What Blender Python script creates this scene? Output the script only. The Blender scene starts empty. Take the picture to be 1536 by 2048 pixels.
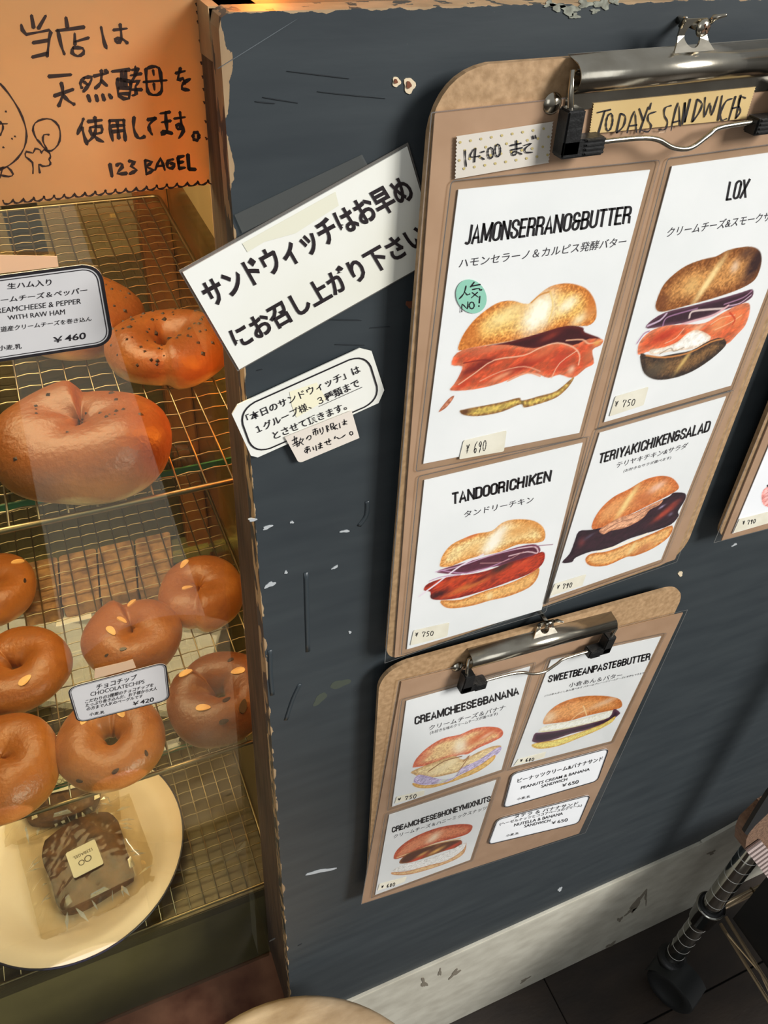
import bpy, bmesh, math, random
import numpy as np
from mathutils import Vector, Matrix
random.seed(7)
PI = math.pi
SC = bpy.context.scene
COL = SC.collection

# ------------------------------------------------------------------ camera
F_PX = 1620.4
RR = np.array([[0.91907351, -0.39081544, 0.0506673],
               [-0.22496477, -0.62586246, -0.74678447],
               [0.32356567, 0.67495146, -0.66313331]])      # rows: right, down, forward in world axes
CAM = np.array([0.0, -0.30, 1.35])
cd = bpy.data.cameras.new('camera'); cam = bpy.data.objects.new('camera', cd); COL.objects.link(cam)
mw = Matrix.Identity(4)
for i in range(3):
    mw[i][0] = RR[0][i]; mw[i][1] = -RR[1][i]; mw[i][2] = -RR[2][i]; mw[i][3] = CAM[i]
cam.matrix_world = mw
cd.sensor_fit = 'VERTICAL'; cd.sensor_height = 24.0; cd.lens = 24.0 * F_PX / 2048.0
cd.clip_start = 0.01; cd.clip_end = 50
SC.camera = cam

# ------------------------------------------------------------------ world, lights, exposure
SC.view_settings.view_transform = 'Standard'
SC.view_settings.look = 'None'
SC.view_settings.exposure = 0.0
SC.view_settings.gamma = 1.0
SC.view_settings.use_curve_mapping = False
w = bpy.data.worlds.new('World'); SC.world = w; w.use_nodes = True
nt = w.node_tree; nt.nodes.clear()
wo = nt.nodes.new('ShaderNodeOutputWorld'); bg = nt.nodes.new('ShaderNodeBackground')
tc = nt.nodes.new('ShaderNodeTexCoord'); sx = nt.nodes.new('ShaderNodeSeparateXYZ')
cr = nt.nodes.new('ShaderNodeValToRGB'); mr = nt.nodes.new('ShaderNodeMapRange')
mr.inputs[1].default_value = -1; mr.inputs[2].default_value = 1
nt.links.new(tc.outputs['Generated'], sx.inputs[0]); nt.links.new(sx.outputs['Z'], mr.inputs[0])
nt.links.new(mr.outputs[0], cr.inputs[0]); nt.links.new(cr.outputs[0], bg.inputs[0]); nt.links.new(bg.outputs[0], wo.inputs[0])
cr.color_ramp.elements[0].position = 0.3; cr.color_ramp.elements[0].color = (0.10, 0.085, 0.07, 1)
cr.color_ramp.elements[1].position = 0.75; cr.color_ramp.elements[1].color = (0.75, 0.78, 0.80, 1)
bg.inputs[1].default_value = 0.50

def look(o, tgt):
    o.rotation_euler = (Vector(tgt) - o.location).to_track_quat('-Z', 'Y').to_euler()
def area(name, loc, tgt, sx_, sy_, power, color):
    l = bpy.data.lights.new(name, 'AREA'); l.shape = 'RECTANGLE'; l.size = sx_; l.size_y = sy_
    l.energy = power; l.color = color
    o = bpy.data.objects.new(name, l); COL.objects.link(o); o.location = loc; look(o, tgt); return o
area('shop_window_light', (2.9, -3.0, 3.4), (0.35, 0, 0.85), 1.5, 1.6, 300, (1.0, 0.985, 0.955))
area('left_fill_light', (-1.6, -2.1, 2.0), (0.1, 0, 1.0), 1.2, 1.6, 10, (0.93, 0.97, 1.0))  # added cool fill from the left
area('case_lamp_light', (-0.05, 0.22, 1.315), (-0.03, 0.24, 0.5), 0.30, 0.20, 2.2, (1.0, 0.76, 0.46))
area('sign_lamp_light', (0.078, 0.105, 1.250), (0.052, 0.03, 1.262), 0.03, 0.06, 0.26, (1.0, 0.46, 0.12))
area('shelf_fill_light', (-0.03, 0.24, 1.035), (-0.03, 0.24, 0.5), 0.26, 0.12, 0.9, (1.0, 0.76, 0.46))  # added fill below the top shelf to brighten the middle rack, no lamp there
area('lower_shelf_fill_light', (-0.05, 0.24, 0.752), (-0.06, 0.22, 0.4), 0.26, 0.12, 0.9, (1.0, 0.76, 0.48))  # added fill below the middle shelf to brighten the plate, no lamp there

# ------------------------------------------------------------------ survey helpers (photo pixel -> point on a real plane)
def ray(x, y):
    return RR.T @ np.array([(x - 768) / F_PX, (y - 1024) / F_PX, 1.0])
def PY(x, y, Y=0.0):
    d = ray(x, y); return CAM + d * ((Y - CAM[1]) / d[1])
def PZ(x, y, Z=0.0):
    d = ray(x, y); return CAM + d * ((Z - CAM[2]) / d[2])
GA, GB = 0.062, 0.030        # sloping glass front: Y = GB + GA*(1.28-z)
def GY(z): return GB + GA * (1.28 - z)
def PG(x, y, off=0.0):
    d = ray(x, y)
    t = (GB + GA * (1.28 - CAM[2]) + off - CAM[1]) / (d[1] + GA * d[2])
    return CAM + d * t
GN = np.array([0, -1.0, -GA]) / math.hypot(1, GA)   # outward normal of glass

# ------------------------------------------------------------------ materials
def lin(c):
    return tuple(((v / 255) / 12.92 if v / 255 <= 0.04045 else ((v / 255 + 0.055) / 1.055) ** 2.4) for v in c)
MATS = {}
def mat(name, rgb, rough=0.6, metal=0.0, noise=0.0, nscale=20, rgb2=None, stretch=(1, 1, 1), bump=0.0, bscale=80,
        spec=0.5, subs=0.0, trans=0.0, emit=None, estr=0.0, detail=6, coat=0.0):
    if name in MATS: return MATS[name]
    m = bpy.data.materials.new(name); m.use_nodes = True; n = m.node_tree.nodes; L = m.node_tree.links
    b = n['Principled BSDF']
    b.inputs['Base Color'].default_value = (*lin(rgb), 1); b.inputs['Roughness'].default_value = rough
    b.inputs['Metallic'].default_value = metal; b.inputs['Specular IOR Level'].default_value = spec
    b.inputs['Coat Weight'].default_value = coat
    tcn = n.new('ShaderNodeTexCoord'); mp = n.new('ShaderNodeMapping'); mp.inputs['Scale'].default_value = stretch
    L.new(tcn.outputs['Object'], mp.inputs[0])
    if rgb2 is not None:
        nz = n.new('ShaderNodeTexNoise'); nz.inputs['Scale'].default_value = nscale; nz.inputs['Detail'].default_value = detail
        L.new(mp.outputs[0], nz.inputs['Vector'])
        r = n.new('ShaderNodeValToRGB'); r.color_ramp.elements[0].position = 0.35; r.color_ramp.elements[1].position = 0.68
        r.color_ramp.elements[0].color = (*lin(rgb), 1); r.color_ramp.elements[1].color = (*lin(rgb2), 1)
        L.new(nz.outputs['Fac'], r.inputs[0]); L.new(r.outputs[0], b.inputs['Base Color'])
    if bump > 0:
        nb = n.new('ShaderNodeTexNoise'); nb.inputs['Scale'].default_value = bscale; nb.inputs['Detail'].default_value = 4
        L.new(mp.outputs[0], nb.inputs['Vector'])
        bp = n.new('ShaderNodeBump'); bp.inputs['Strength'].default_value = bump; bp.inputs['Distance'].default_value = 0.002
        L.new(nb.outputs['Fac'], bp.inputs['Height']); L.new(bp.outputs[0], b.inputs['Normal'])
    if subs > 0:
        b.inputs['Subsurface Weight'].default_value = subs; b.inputs['Subsurface Radius'].default_value = (0.008, 0.004, 0.002)
        b.inputs['Subsurface Scale'].default_value = 1.0
    if emit is not None:
        b.inputs['Emission Color'].default_value = (*lin(emit), 1); b.inputs['Emission Strength'].default_value = estr
    if trans > 0:      # thin translucent sheet
        tl = n.new('ShaderNodeBsdfTranslucent'); mx = n.new('ShaderNodeMixShader'); mx.inputs[0].default_value = trans
        tl.inputs[0].default_value = (*lin(rgb), 1)
        L.new(b.outputs[0], mx.inputs[1]); L.new(tl.outputs[0], mx.inputs[2])
        L.new(mx.outputs[0], n['Material Output'].inputs[0])
    MATS[name] = m; return m
def clear_mat(name, tint=(250, 250, 250), refl=1.0, rough=0.03, ior=1.5, haze=0.0, bump=0.0, bscale=30):
    m = bpy.data.materials.new(name); m.use_nodes = True; n = m.node_tree.nodes; L = m.node_tree.links; n.clear()
    o = n.new('ShaderNodeOutputMaterial'); t = n.new('ShaderNodeBsdfTransparent'); g = n.new('ShaderNodeBsdfGlossy')
    mx = n.new('ShaderNodeMixShader'); fr = n.new('ShaderNodeLayerWeight'); fr.inputs[0].default_value = .5; pw = n.new('ShaderNodeMath'); pw.operation = 'POWER'; pw.inputs[1].default_value = 5; mu = n.new('ShaderNodeMath'); mu.operation = 'MULTIPLY_ADD'
    t.inputs[0].default_value = (*lin(tint), 1); g.inputs['Roughness'].default_value = rough
    f0 = ((ior - 1) / (ior + 1)) ** 2; mu.inputs[1].default_value = refl * (1 - f0); mu.inputs[2].default_value = refl * f0
    L.new(fr.outputs['Facing'], pw.inputs[0]); L.new(pw.outputs[0], mu.inputs[0]); L.new(mu.outputs[0], mx.inputs[0]); L.new(t.outputs[0], mx.inputs[1]); L.new(g.outputs[0], mx.inputs[2])
    last = mx
    if haze > 0:
        d = n.new('ShaderNodeBsdfDiffuse'); d.inputs[0].default_value = (0.8, 0.8, 0.78, 1)
        m2 = n.new('ShaderNodeMixShader'); m2.inputs[0].default_value = haze
        L.new(mx.outputs[0], m2.inputs[1]); L.new(d.outputs[0], m2.inputs[2]); last = m2
    if bump > 0:
        nb = n.new('ShaderNodeTexNoise'); nb.inputs['Scale'].default_value = bscale; nb.inputs['Detail'].default_value = 2
        tcn = n.new('ShaderNodeTexCoord'); L.new(tcn.outputs['Object'], nb.inputs['Vector'])
        bp = n.new('ShaderNodeBump'); bp.inputs['Strength'].default_value = bump; bp.inputs['Distance'].default_value = 0.004
        L.new(nb.outputs['Fac'], bp.inputs['Height']); L.new(bp.outputs[0], g.inputs['Normal']); L.new(bp.outputs[0], fr.inputs['Normal'])
    L.new(last.outputs[0], o.inputs[0]); MATS[name] = m; return m

M_KRAFT = mat('kraft_paper', (170, 136, 108), 0.75, rgb2=(180, 146, 118), nscale=60, bump=0.05)
M_HARDB = mat('hardboard', (156, 124, 88), 0.6, rgb2=(184, 150, 112), nscale=260, bump=0.15, bscale=300)
M_HARDE = mat('hardboard_edge', (158, 134, 106), 0.8, rgb2=(112, 90, 66), nscale=120)
M_CARD = mat('card_white', (240, 241, 243), 0.45, rgb2=(234, 236, 238), nscale=25)
M_STICK = mat('sticker_cream', (226, 221, 203), 0.6, rgb2=(216, 210, 190), nscale=90)
M_INK = mat('ink_black', (24, 20, 26), 0.6)
M_INKG = mat('ink_grey', (62, 60, 66), 0.6)
M_MARK = mat('marker_black', (34, 26, 30), 0.5)
M_PAPER = mat('notice_paper', (233, 233, 226), 0.5, rgb2=(222, 221, 208), nscale=12)
M_CHROME = mat('nickel_steel', (190, 183, 168), 0.2, 1.0, rgb2=(170, 162, 146), nscale=70, bump=0.03, bscale=200)
M_WIRE = mat('wire_steel', (150, 134, 104), .32, 1.0)
M_RUBBER = mat('black_rubber', (22, 22, 22), 0.42, bump=0.2, bscale=400)
M_FILM = clear_mat('laminate_film', (254, 254, 253), 1.0, 0.10, 1.40, haze=0.0, bump=0.12, bscale=18)
M_FILME = clear_mat('film_edge', (200, 185, 165), 1.0, 0.2, 1.5, haze=0.14)
M_TAPE = clear_mat('clear_tape', (225, 228, 226), 1.0, 0.2, 1.5, haze=0.05, bump=0.4, bscale=60)
M_GLASS = clear_mat('case_glass', (244, 246, 238), 1.0, 0.0, 1.5, haze=0.0)
M_CLING = clear_mat('cling_film', (246, 240, 225), 1.0, 0.10, 1.45, haze=0.02, bump=.5, bscale=40)

M_FOLD = clear_mat('wrap_fold_film', (250, 244, 230), 9.0, 0.12, 1.45, haze=0.30)

# ------------------------------------------------------------------ object helpers
def link(name, me, m=None, parent=None):
    o = bpy.data.objects.new(name, me); COL.objects.link(o)
    if m is not None:
        me.materials.clear()
        for k in (m if isinstance(m, (list, tuple)) else [m]): me.materials.append(k)
    if parent is not None: o.parent = parent
    return o
def tag(o, label=None, cat=None, group=None, kind=None):
    if label: o['label'] = label
    if cat: o['category'] = cat
    if group: o['group'] = group
    if kind: o['kind'] = kind
    return o
def thing(name, label, cat, loc=(0, 0, 0), group=None):
    o = bpy.data.objects.new(name, None); COL.objects.link(o); o.location = tuple(loc); o.empty_display_size = 0.02
    return tag(o, label, cat, group)
def mesh(verts, faces, smooth=False, name='m'):
    me = bpy.data.meshes.new(name); me.from_pydata([tuple(map(float, v)) for v in verts], [], faces); me.update()
    if smooth: me.polygons.foreach_set('use_smooth', [True] * len(me.polygons))
    return me
def loc_par(o, parent):
    """keep world-space mesh coordinates under a located parent"""
    if parent is not None: o.matrix_parent_inverse = Matrix.Translation(Vector(parent.location)).inverted()
    return o
def part(name, me, m, parent):
    o = link(name, me, m, parent)
    p = parent; top = parent
    while p is not None: top = p; p = p.parent
    if parent is not None and parent.type == 'EMPTY':
        o.matrix_parent_inverse = Matrix.Translation(Vector(parent.location)).inverted()
    return o
def prism(pts, back):
    """closed slab: front ring pts (3D), back = vector or list of points"""
    n = len(pts); P = [np.array(p, float) for p in pts]
    if isinstance(back, (list,)) : B = [np.array(b, float) for b in back]
    else: B = [p + np.array(back, float) for p in P]
    v = P + B
    f = [list(range(n)), list(range(2 * n - 1, n - 1, -1))]
    for i in range(n):
        j = (i + 1) % n; f.append([i, i + n, j + n, j])
    me = mesh(v, f); bm = bmesh.new(); bm.from_mesh(me); bmesh.ops.recalc_face_normals(bm, faces=bm.faces); bm.to_mesh(me); bm.free()
    return me
def box(x0, x1, y0, y1, z0, z1, bev=0.0):
    bm = bmesh.new(); bmesh.ops.create_cube(bm, size=1)
    for v in bm.verts:
        v.co = Vector((x0 + (v.co.x + .5) * (x1 - x0), y0 + (v.co.y + .5) * (y1 - y0), z0 + (v.co.z + .5) * (z1 - z0)))
    if bev > 0: bmesh.ops.bevel(bm, geom=bm.edges[:], offset=bev, segments=2, affect='EDGES')
    me = bpy.data.meshes.new('b'); bm.to_mesh(me); bm.free(); return me
def roundq(q, r, seg=6):
    """round the corners of a planar polygon of 3D points"""
    q = [np.array(p, float) for p in q]; out = []; n = len(q)
    rs = r if isinstance(r, (list, tuple)) else [r] * n
    for i in range(n):
        p = q[i]; a = q[i - 1] - p; b = q[(i + 1) % n] - p
        la, lb = np.linalg.norm(a), np.linalg.norm(b)
        rr = min(rs[i], la * .45, lb * .45)
        if rr < 1e-6: out.append(p); continue
        p0 = p + a / la * rr; p1 = p + b / lb * rr
        for k in range(seg + 1):
            t = k / seg; out.append((1 - t) ** 2 * p0 * 1 + 2 * t * (1 - t) * (p * .8 + (p0 + p1) * .1) + t * t * p1)
    return out
def inset_ring(q, d0, d1, r):
    """ring between two insets of a quad in its own plane"""
    q = [np.array(p, float) for p in q]
    def ins(d):
        o = []
        for i in range(4):
            a = q[i - 1] - q[i]; b = q[(i + 1) % 4] - q[i]; a = a / np.linalg.norm(a); b = b / np.linalg.norm(b)
            s = max(.3, np.linalg.norm(np.cross(a, b))); o.append(q[i] + (a + b) * d / s)
        return o
    A = roundq(ins(d0), max(r - d0, .0005)); B = roundq(ins(d1), max(r - d1, .0004)); n = len(A)
    return A + B, [[i, (i + 1) % n, (i + 1) % n + n, i + n] for i in range(n)]
def tube(pts, r, sides=8, closed=False, caps=True):
    pts = [Vector(tuple(p)) for p in pts]; n = len(pts); V = []; Fc = []
    rs = r if isinstance(r, (list, tuple)) else [r] * n
    up = None
    for i, p in enumerate(pts):
        if closed: t = pts[(i + 1) % n] - pts[i - 1]
        else: t = pts[min(i + 1, n - 1)] - pts[max(i - 1, 0)]
        t.normalize()
        if up is None:
            up = Vector((0, 0, 1)) if abs(t.z) < .9 else Vector((1, 0, 0))
        s = t.cross(up); s.normalize(); up = s.cross(t); up.normalize()
        for k in range(sides):
            a = 2 * PI * k / sides; V.append(p + (s * math.cos(a) + up * math.sin(a)) * rs[i])
    m = n if closed else n - 1
    for i in range(m):
        for k in range(sides):
            a = i * sides + k; b = i * sides + (k + 1) % sides; c = ((i + 1) % n) * sides + (k + 1) % sides; d = ((i + 1) % n) * sides + k
            Fc.append([a, b, c, d])
    if caps and not closed:
        Fc.append(list(range(sides))[::-1]); Fc.append(list(range((n - 1) * sides, n * sides)))
    return V, Fc
def tubem(pts, r, sides=8, closed=False, smooth=True):
    v, f = tube(pts, r, sides, closed); return mesh(v, f, smooth)
def merge(*vf):
    V = []; Fs = []
    for v, f in vf:
        b = len(V); V += list(v); Fs += [[i + b for i in q] for q in f]
    return V, Fs
def lathe(prof, seg=48, c=(0, 0, 0)):
    V = []; Fs = []; n = len(prof)
    for k in range(seg):
        a = 2 * PI * k / seg
        for r_, z in prof: V.append((c[0] + r_ * math.cos(a), c[1] + r_ * math.sin(a), c[2] + z))
    for k in range(seg):
        for i in range(n - 1):
            a = k * n + i; b = ((k + 1) % seg) * n + i; Fs.append([a, b, b + 1, a + 1])
    return V, Fs
def smooth_line(p, sub=4, closed=False):
    p = [np.array(q, float) for q in p]; n = len(p)
    if n < 3: return p
    out = []; rng = range(n) if closed else range(n - 1)
    for i in rng:
        p0 = p[i - 1] if (closed or i > 0) else p[0]; p1 = p[i]; p2 = p[(i + 1) % n]; p3 = p[(i + 2) % n] if (closed or i + 2 < n) else p[-1]
        for k in range(sub):
            t = k / sub
            out.append(.5 * ((2 * p1) + (-p0 + p2) * t + (2 * p0 - 5 * p1 + 4 * p2 - p3) * t * t + (-p0 + 3 * p1 - 3 * p2 + p3) * t ** 3))
    if not closed: out.append(p[-1])
    return out

# ------------------------------------------------------------------ print: lettering, hand strokes, pictures
_fc = {}
def text_mesh2d(s, off):
    if (s, off) in _fc: return _fc[(s, off)]
    cu = bpy.data.curves.new('t', 'FONT'); cu.body = s; cu.size = 1.0; cu.offset = off; cu.resolution_u = 3; cu.fill_mode = 'BOTH'
    ob = bpy.data.objects.new('t', cu); COL.objects.link(ob)
    bpy.context.view_layer.update()
    dg = bpy.context.evaluated_depsgraph_get(); me = bpy.data.meshes.new_from_object(ob.evaluated_get(dg))
    co = np.zeros(len(me.vertices) * 3); me.vertices.foreach_get('co', co); co = co.reshape(-1, 3)[:, :2]
    fs = [list(p.vertices) for p in me.polygons]
    bpy.data.objects.remove(ob); bpy.data.curves.remove(cu); bpy.data.meshes.remove(me)
    _fc[(s, off)] = (co, fs); return co, fs
def Zm(z, p):    # zoomed-crop coordinates -> photo pixels
    return (z[0] + p[0] * z[2], z[1] + p[1] * z[2])
Z1 = (820, 300, .32552); Z2 = (1180, 300, .26848); Z3 = (760, 860, .28646); Z4 = (1080, 800, .29688)
Z5 = (720, 1180, .3125); Z6 = (960, 1160, .28646); Z7 = (1400, 700, .20508); ZT = (1000, 0, .34896)
ZC = (840, 0, .45313); ZO = (0, 0, .29297); ZG = (0, 380, .28646); ZH = (0, 1000, .36458); ZN = (350, 280, .34505); ZM = (540, 690, .15625)
def lettering(name, s, z, quad, proj, m, parent, off=0.0, Y=None):
    """quad: bl, br, tr, tl (crop coords); proj: pixel -> 3D"""
    co, fs = text_mesh2d(s, off)
    if len(co) == 0: return None
    mn = co.min(0); mx_ = co.max(0); uv = (co - mn) / np.maximum(mx_ - mn, 1e-6)
    bl, br, tr, tl = [np.array(proj(*Zm(z, p))) for p in quad]
    u = uv[:, :1]; v = uv[:, 1:]
    P = (1 - u) * (1 - v) * bl + u * (1 - v) * br + u * v * tr + (1 - u) * v * tl
    return part(name, mesh(P, fs), m, parent)
def strokes(name, lines, z, proj, wpx, m, parent, wsmooth=3):
    V = []; Fs = []
    for ln in lines:
        P = smooth_line([Zm(z, p) for p in ln], wsmooth) if len(ln) > 2 else [np.array(Zm(z, p), float) for p in ln]
        n = len(P); b = len(V); L = []; R_ = []
        for i in range(n):
            t = P[min(i + 1, n - 1)] - P[max(i - 1, 0)]; ln_ = np.hypot(*t); t = t / (ln_ if ln_ > 0 else 1); nn = np.array([-t[1], t[0]])
            ww = wpx * .5 * (0.85 + .3 * math.sin(i * 1.7 + len(V)))
            L.append(P[i] + nn * ww); R_.append(P[i] - nn * ww)
        t0 = P[0] - P[1]; t0 = t0 / max(np.hypot(*t0), 1e-6) * wpx * .4; t1 = P[-1] - P[-2]; t1 = t1 / max(np.hypot(*t1), 1e-6) * wpx * .4
        ring = [P[0] + t0] + L + [P[-1] + t1] + R_[::-1]
        for q in ring: V.append(proj(q[0], q[1]))
        Fs.append([b, b + 1, b + 2 * n + 1])
        for i in range(n - 1): Fs.append([b + 1 + i, b + 2 + i, b + 2 * n + 1 - i - 1, b + 2 * n + 1 - i])
        Fs.append([b + n, b + n + 1, b + n + 2])
    return part(name, mesh(V, Fs), m, parent)
def ell(cx, cy, rx, ry, rot=0, n=12):
    return [(cx + rx * math.cos(2 * PI * k / n) * math.cos(rot) - ry * math.sin(2 * PI * k / n) * math.sin(rot),
             cy + rx * math.cos(2 * PI * k / n) * math.sin(rot) + ry * math.sin(2 * PI * k / n) * math.cos(rot)) for k in range(n + 1)]
DIG = {'0': [ell(.45, .5, .33, .42)], '6': [[(.7, .05), (.35, .3), (.2, .7), (.45, .95), (.7, .75), (.5, .55), (.25, .7)]],
       '7': [[(.1, .35), (.15, .12), (.75, .15), (.55, .5), (.4, .98)]], '5': [[(.75, .08), (.3, .1), (.25, .45), (.65, .5), (.65, .8), (.2, .95)]],
       '9': [[(.7, .2), (.4, .1), (.2, .35), (.45, .5), (.7, .2), (.6, .6), (.45, .98)]], '8': [[(.7, .2), (.35, .15), (.35, .4), (.65, .6), (.6, .9), (.25, .85), (.35, .55), (.7, .2)]],
       'Y': [[(.1, .1), (.4, .45), (.75, .05)], [(.4, .45), (.35, .95)], [(.1, .5), (.7, .42)], [(.1, .7), (.65, .63)]]}
def price(s, z, quad, proj, parent, wpx=1.6):
    bl, br, tr, tl = [np.array(Zm(z, p)) for p in quad]
    cells = [('Y', 0.0, .18, .1, .85)] + [(c, .36 + i * .215, .2, .0, 1.0) for i, c in enumerate(s)]
    L = []
    for c, x0, w_, y0, y1 in cells:
        for st in DIG[c]:
            o = []
            for (a, b) in st:
                u = x0 + a * w_; v = 1 - (y0 + b * (y1 - y0)); o.append(tuple((1 - u) * (1 - v) * bl + u * (1 - v) * br + u * v * tr + (1 - u) * v * tl))
            L.append(o)
    strokes('handwritten_price', L, (0, 0, 1), proj, wpx, M_INK, parent)

def arc(cx, cy, rx, ry, a0, a1, n=5): return [(cx + rx * math.cos(math.radians(a0 + (a1 - a0) * k / n)), cy - ry * math.sin(math.radians(a0 + (a1 - a0) * k / n))) for k in range(n + 1)]
_top = arc(.5, .2, .5, .2, 180, 0, 8); _bot = arc(.5, .8, .5, .2, 0, -180, 8)
CG = {'A': ([[(0, 1), (.5, 0), (1, 1)], [(.16, .72), (.84, .72)]], 1.0), 'B': ([[(0, 0), (0, 1)], [(0, 0)] + arc(.55, .2, .4, .2, 90, 0) + arc(.55, .3, .4, .16, 0, -90) + [(0, .46)], [(0, .46)] + arc(.55, .66, .45, .2, 90, 0) + arc(.55, .8, .45, .2, 0, -90) + [(0, 1)]], .9),
      'C': ([[(1, .27)] + _top[::-1] + [(0, .5)] + _bot[::-1] + [(1, .73)]], .9), 'D': ([[(0, 0), (0, 1)], [(0, 0)] + arc(.5, .22, .5, .22, 90, 0) + arc(.5, .78, .5, .22, 0, -90) + [(0, 1)]], .9),
      'E': ([[(.95, 0), (0, 0)], [(0, 0), (0, 1)], [(0, 1), (.95, 1)], [(0, .48), (.8, .48)]], .78), 'H': ([[(0, 0), (0, 1)], [(1, 0), (1, 1)], [(0, .48), (1, .48)]], .95), 'I': ([[(.5, 0), (.5, 1)]], .28),
      'J': ([[(1, 0), (1, .78)] + arc(.5, .78, .5, .22, 0, -130, 6)], .65), 'K': ([[(0, 0), (0, 1)], [(1, 0), (.05, .6)], [(.38, .4), (1, 1)]], .95), 'L': ([[(0, 0), (0, 1)], [(0, 1), (.95, 1)]], .76),
      'M': ([[(0, 1), (0, 0)], [(0, 0), (.5, .9)], [(.5, .9), (1, 0)], [(1, 0), (1, 1)]], 1.3), 'N': ([[(0, 1), (0, 0)], [(0, 0), (1, 1)], [(1, 1), (1, 0)]], 1.0), 'O': ([_top[::-1] + _bot[::-1] + [(1, .22)]], .92),
      'P': ([[(0, 0), (0, 1)], [(0, 0)] + arc(.55, .2, .45, .2, 90, 0) + arc(.55, .36, .45, .2, 0, -90) + [(0, .56)]], .88), 'R': ([[(0, 0), (0, 1)], [(0, 0)] + arc(.55, .2, .42, .2, 90, 0) + arc(.55, .32, .42, .18, 0, -90) + [(0, .5)], [(.5, .5), (.95, .62), (1, 1)]], .9),
      'S': ([[(1, .27)] + arc(.5, .2, .5, .2, 0, 180, 7) + [(.1, .38), (.5, .5), (.9, .62)] + arc(.5, .78, .5, .22, 10, -180, 8) + [(0, .7)]], .9), 'T': ([[(0, 0), (1, 0)], [(.5, 0), (.5, 1)]], .84),
      'U': ([[(0, 0), (0, .78)] + arc(.5, .78, .5, .22, -180, 0, 8) + [(1, 0)]], .92), 'W': ([[(0, 0), (.25, 1)], [(.25, 1), (.5, .1)], [(.5, .1), (.75, 1)], [(.75, 1), (1, 0)]], 1.35), 'X': ([[(0, 0), (1, 1)], [(1, 0), (0, 1)]], .95),
      'Y': ([[(0, 0), (.5, .55)], [(1, 0), (.5, .55)], [(.5, .5), (.5, 1)]], .92), '&': ([arc(.45, .18, .4, .18, 0, 180, 6) + [(.1, .4), (.45, .48)], [(.45, .48), (.05, .6)] + arc(.45, .78, .45, .22, 180, 360, 8) + [(.9, .5), (.9, .48)], [(.45, .5), (1.05, .5)]], .95)}
def title(s, z, quad, proj, m, parent, wfrac=.235):
    bl, br, tr, tl = [np.array(Zm(z, p)) for p in quad]
    gap = .42; tot = sum(CG[c][1] for c in s) + gap * (len(s) - 1); H = np.linalg.norm(tl - bl) ; wpx = np.linalg.norm(br - bl) / tot * wfrac * 1.55
    ins = wpx * .5 / np.linalg.norm(br - bl); insv = wpx * .42 / H
    x = 0; V = []; Fs = []
    for c in s:
        gl, w_ = CG[c]
        for st in gl:
            P = []
            for (a, b) in st:
                u = ins + (x + a * w_) / tot * (1 - 2 * ins); v = 1 - (insv + b * (1 - 2 * insv)); P.append((1 - u) * (1 - v) * bl + u * (1 - v) * br + u * v * tr + (1 - u) * v * tl)
            n = len(P)
            if n < 2: continue
            b0 = len(V); ex_ = wpx * .42
            for i in range(n):
                t = P[min(i + 1, n - 1)] - P[max(i - 1, 0)]; L_ = np.hypot(*t); t = t / (L_ if L_ > 1e-6 else 1); nn = np.array([-t[1], t[0]]) * wpx * .5
                k = -ex_ if i == 0 else (ex_ if i == n - 1 else 0); q = P[i] + t * k
                V.append(proj(*(q + nn))); V.append(proj(*(q - nn)))
            for i in range(n - 1): Fs.append([b0 + 2 * i, b0 + 2 * i + 1, b0 + 2 * i + 3, b0 + 2 * i + 2])
        x += w_ + gap
    return part('lettering', mesh(V, Fs), m, parent)

rngn = np.random.RandomState(3)
_nz = rngn.rand(4, 64, 64)
def vnoise(x, y, k=0):
    t = _nz[k % 4]; xi = np.floor(x).astype(int); yi = np.floor(y).astype(int); fx = x - xi; fy = y - yi
    fx = fx * fx * (3 - 2 * fx); fy = fy * fy * (3 - 2 * fy); g = lambda a, b: t[a % 64, b % 64]
    return (g(xi, yi) * (1 - fx) + g(xi + 1, yi) * fx) * (1 - fy) + (g(xi, yi + 1) * (1 - fx) + g(xi + 1, yi + 1) * fx) * fy
def fbm(x, y, k=0): return (vnoise(x, y, k) + .5 * vnoise(2.1 * x, 2.1 * y, k + 1) + .25 * vnoise(4.3 * x, 4.3 * y, k + 2)) / 1.75
def seg_dist(px, py, poly, closed=True):
    d = np.full(px.shape, 1e9); n = len(poly)
    for i in range(n if closed else n - 1):
        ax, ay = poly[i]; bx, by = poly[(i + 1) % n]; dx, dy = bx - ax, by - ay; l = dx * dx + dy * dy + 1e-9
        t = np.clip(((px - ax) * dx + (py - ay) * dy) / l, 0, 1); d = np.minimum(d, np.hypot(px - ax - t * dx, py - ay - t * dy))
    return d
def inside(px, py, poly):
    c = np.zeros(px.shape, bool); n = len(poly)
    for i in range(n):
        ax, ay = poly[i]; bx, by = poly[(i + 1) % n]
        k = ((ay > py) != (by > py)) & (px < (bx - ax) * (py - ay) / (by - ay + 1e-12) + ax); c ^= k
    return c
M_PRINT = bpy.data.materials.new('colour_print'); M_PRINT.use_nodes = True
_a = M_PRINT.node_tree.nodes.new('ShaderNodeAttribute'); _a.attribute_name = 'print'
M_PRINT.node_tree.links.new(_a.outputs['Color'], M_PRINT.node_tree.nodes['Principled BSDF'].inputs['Base Color'])
M_PRINT.node_tree.nodes['Principled BSDF'].inputs['Roughness'].default_value = .45
CW = np.array([237, 238, 240.])
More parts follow.
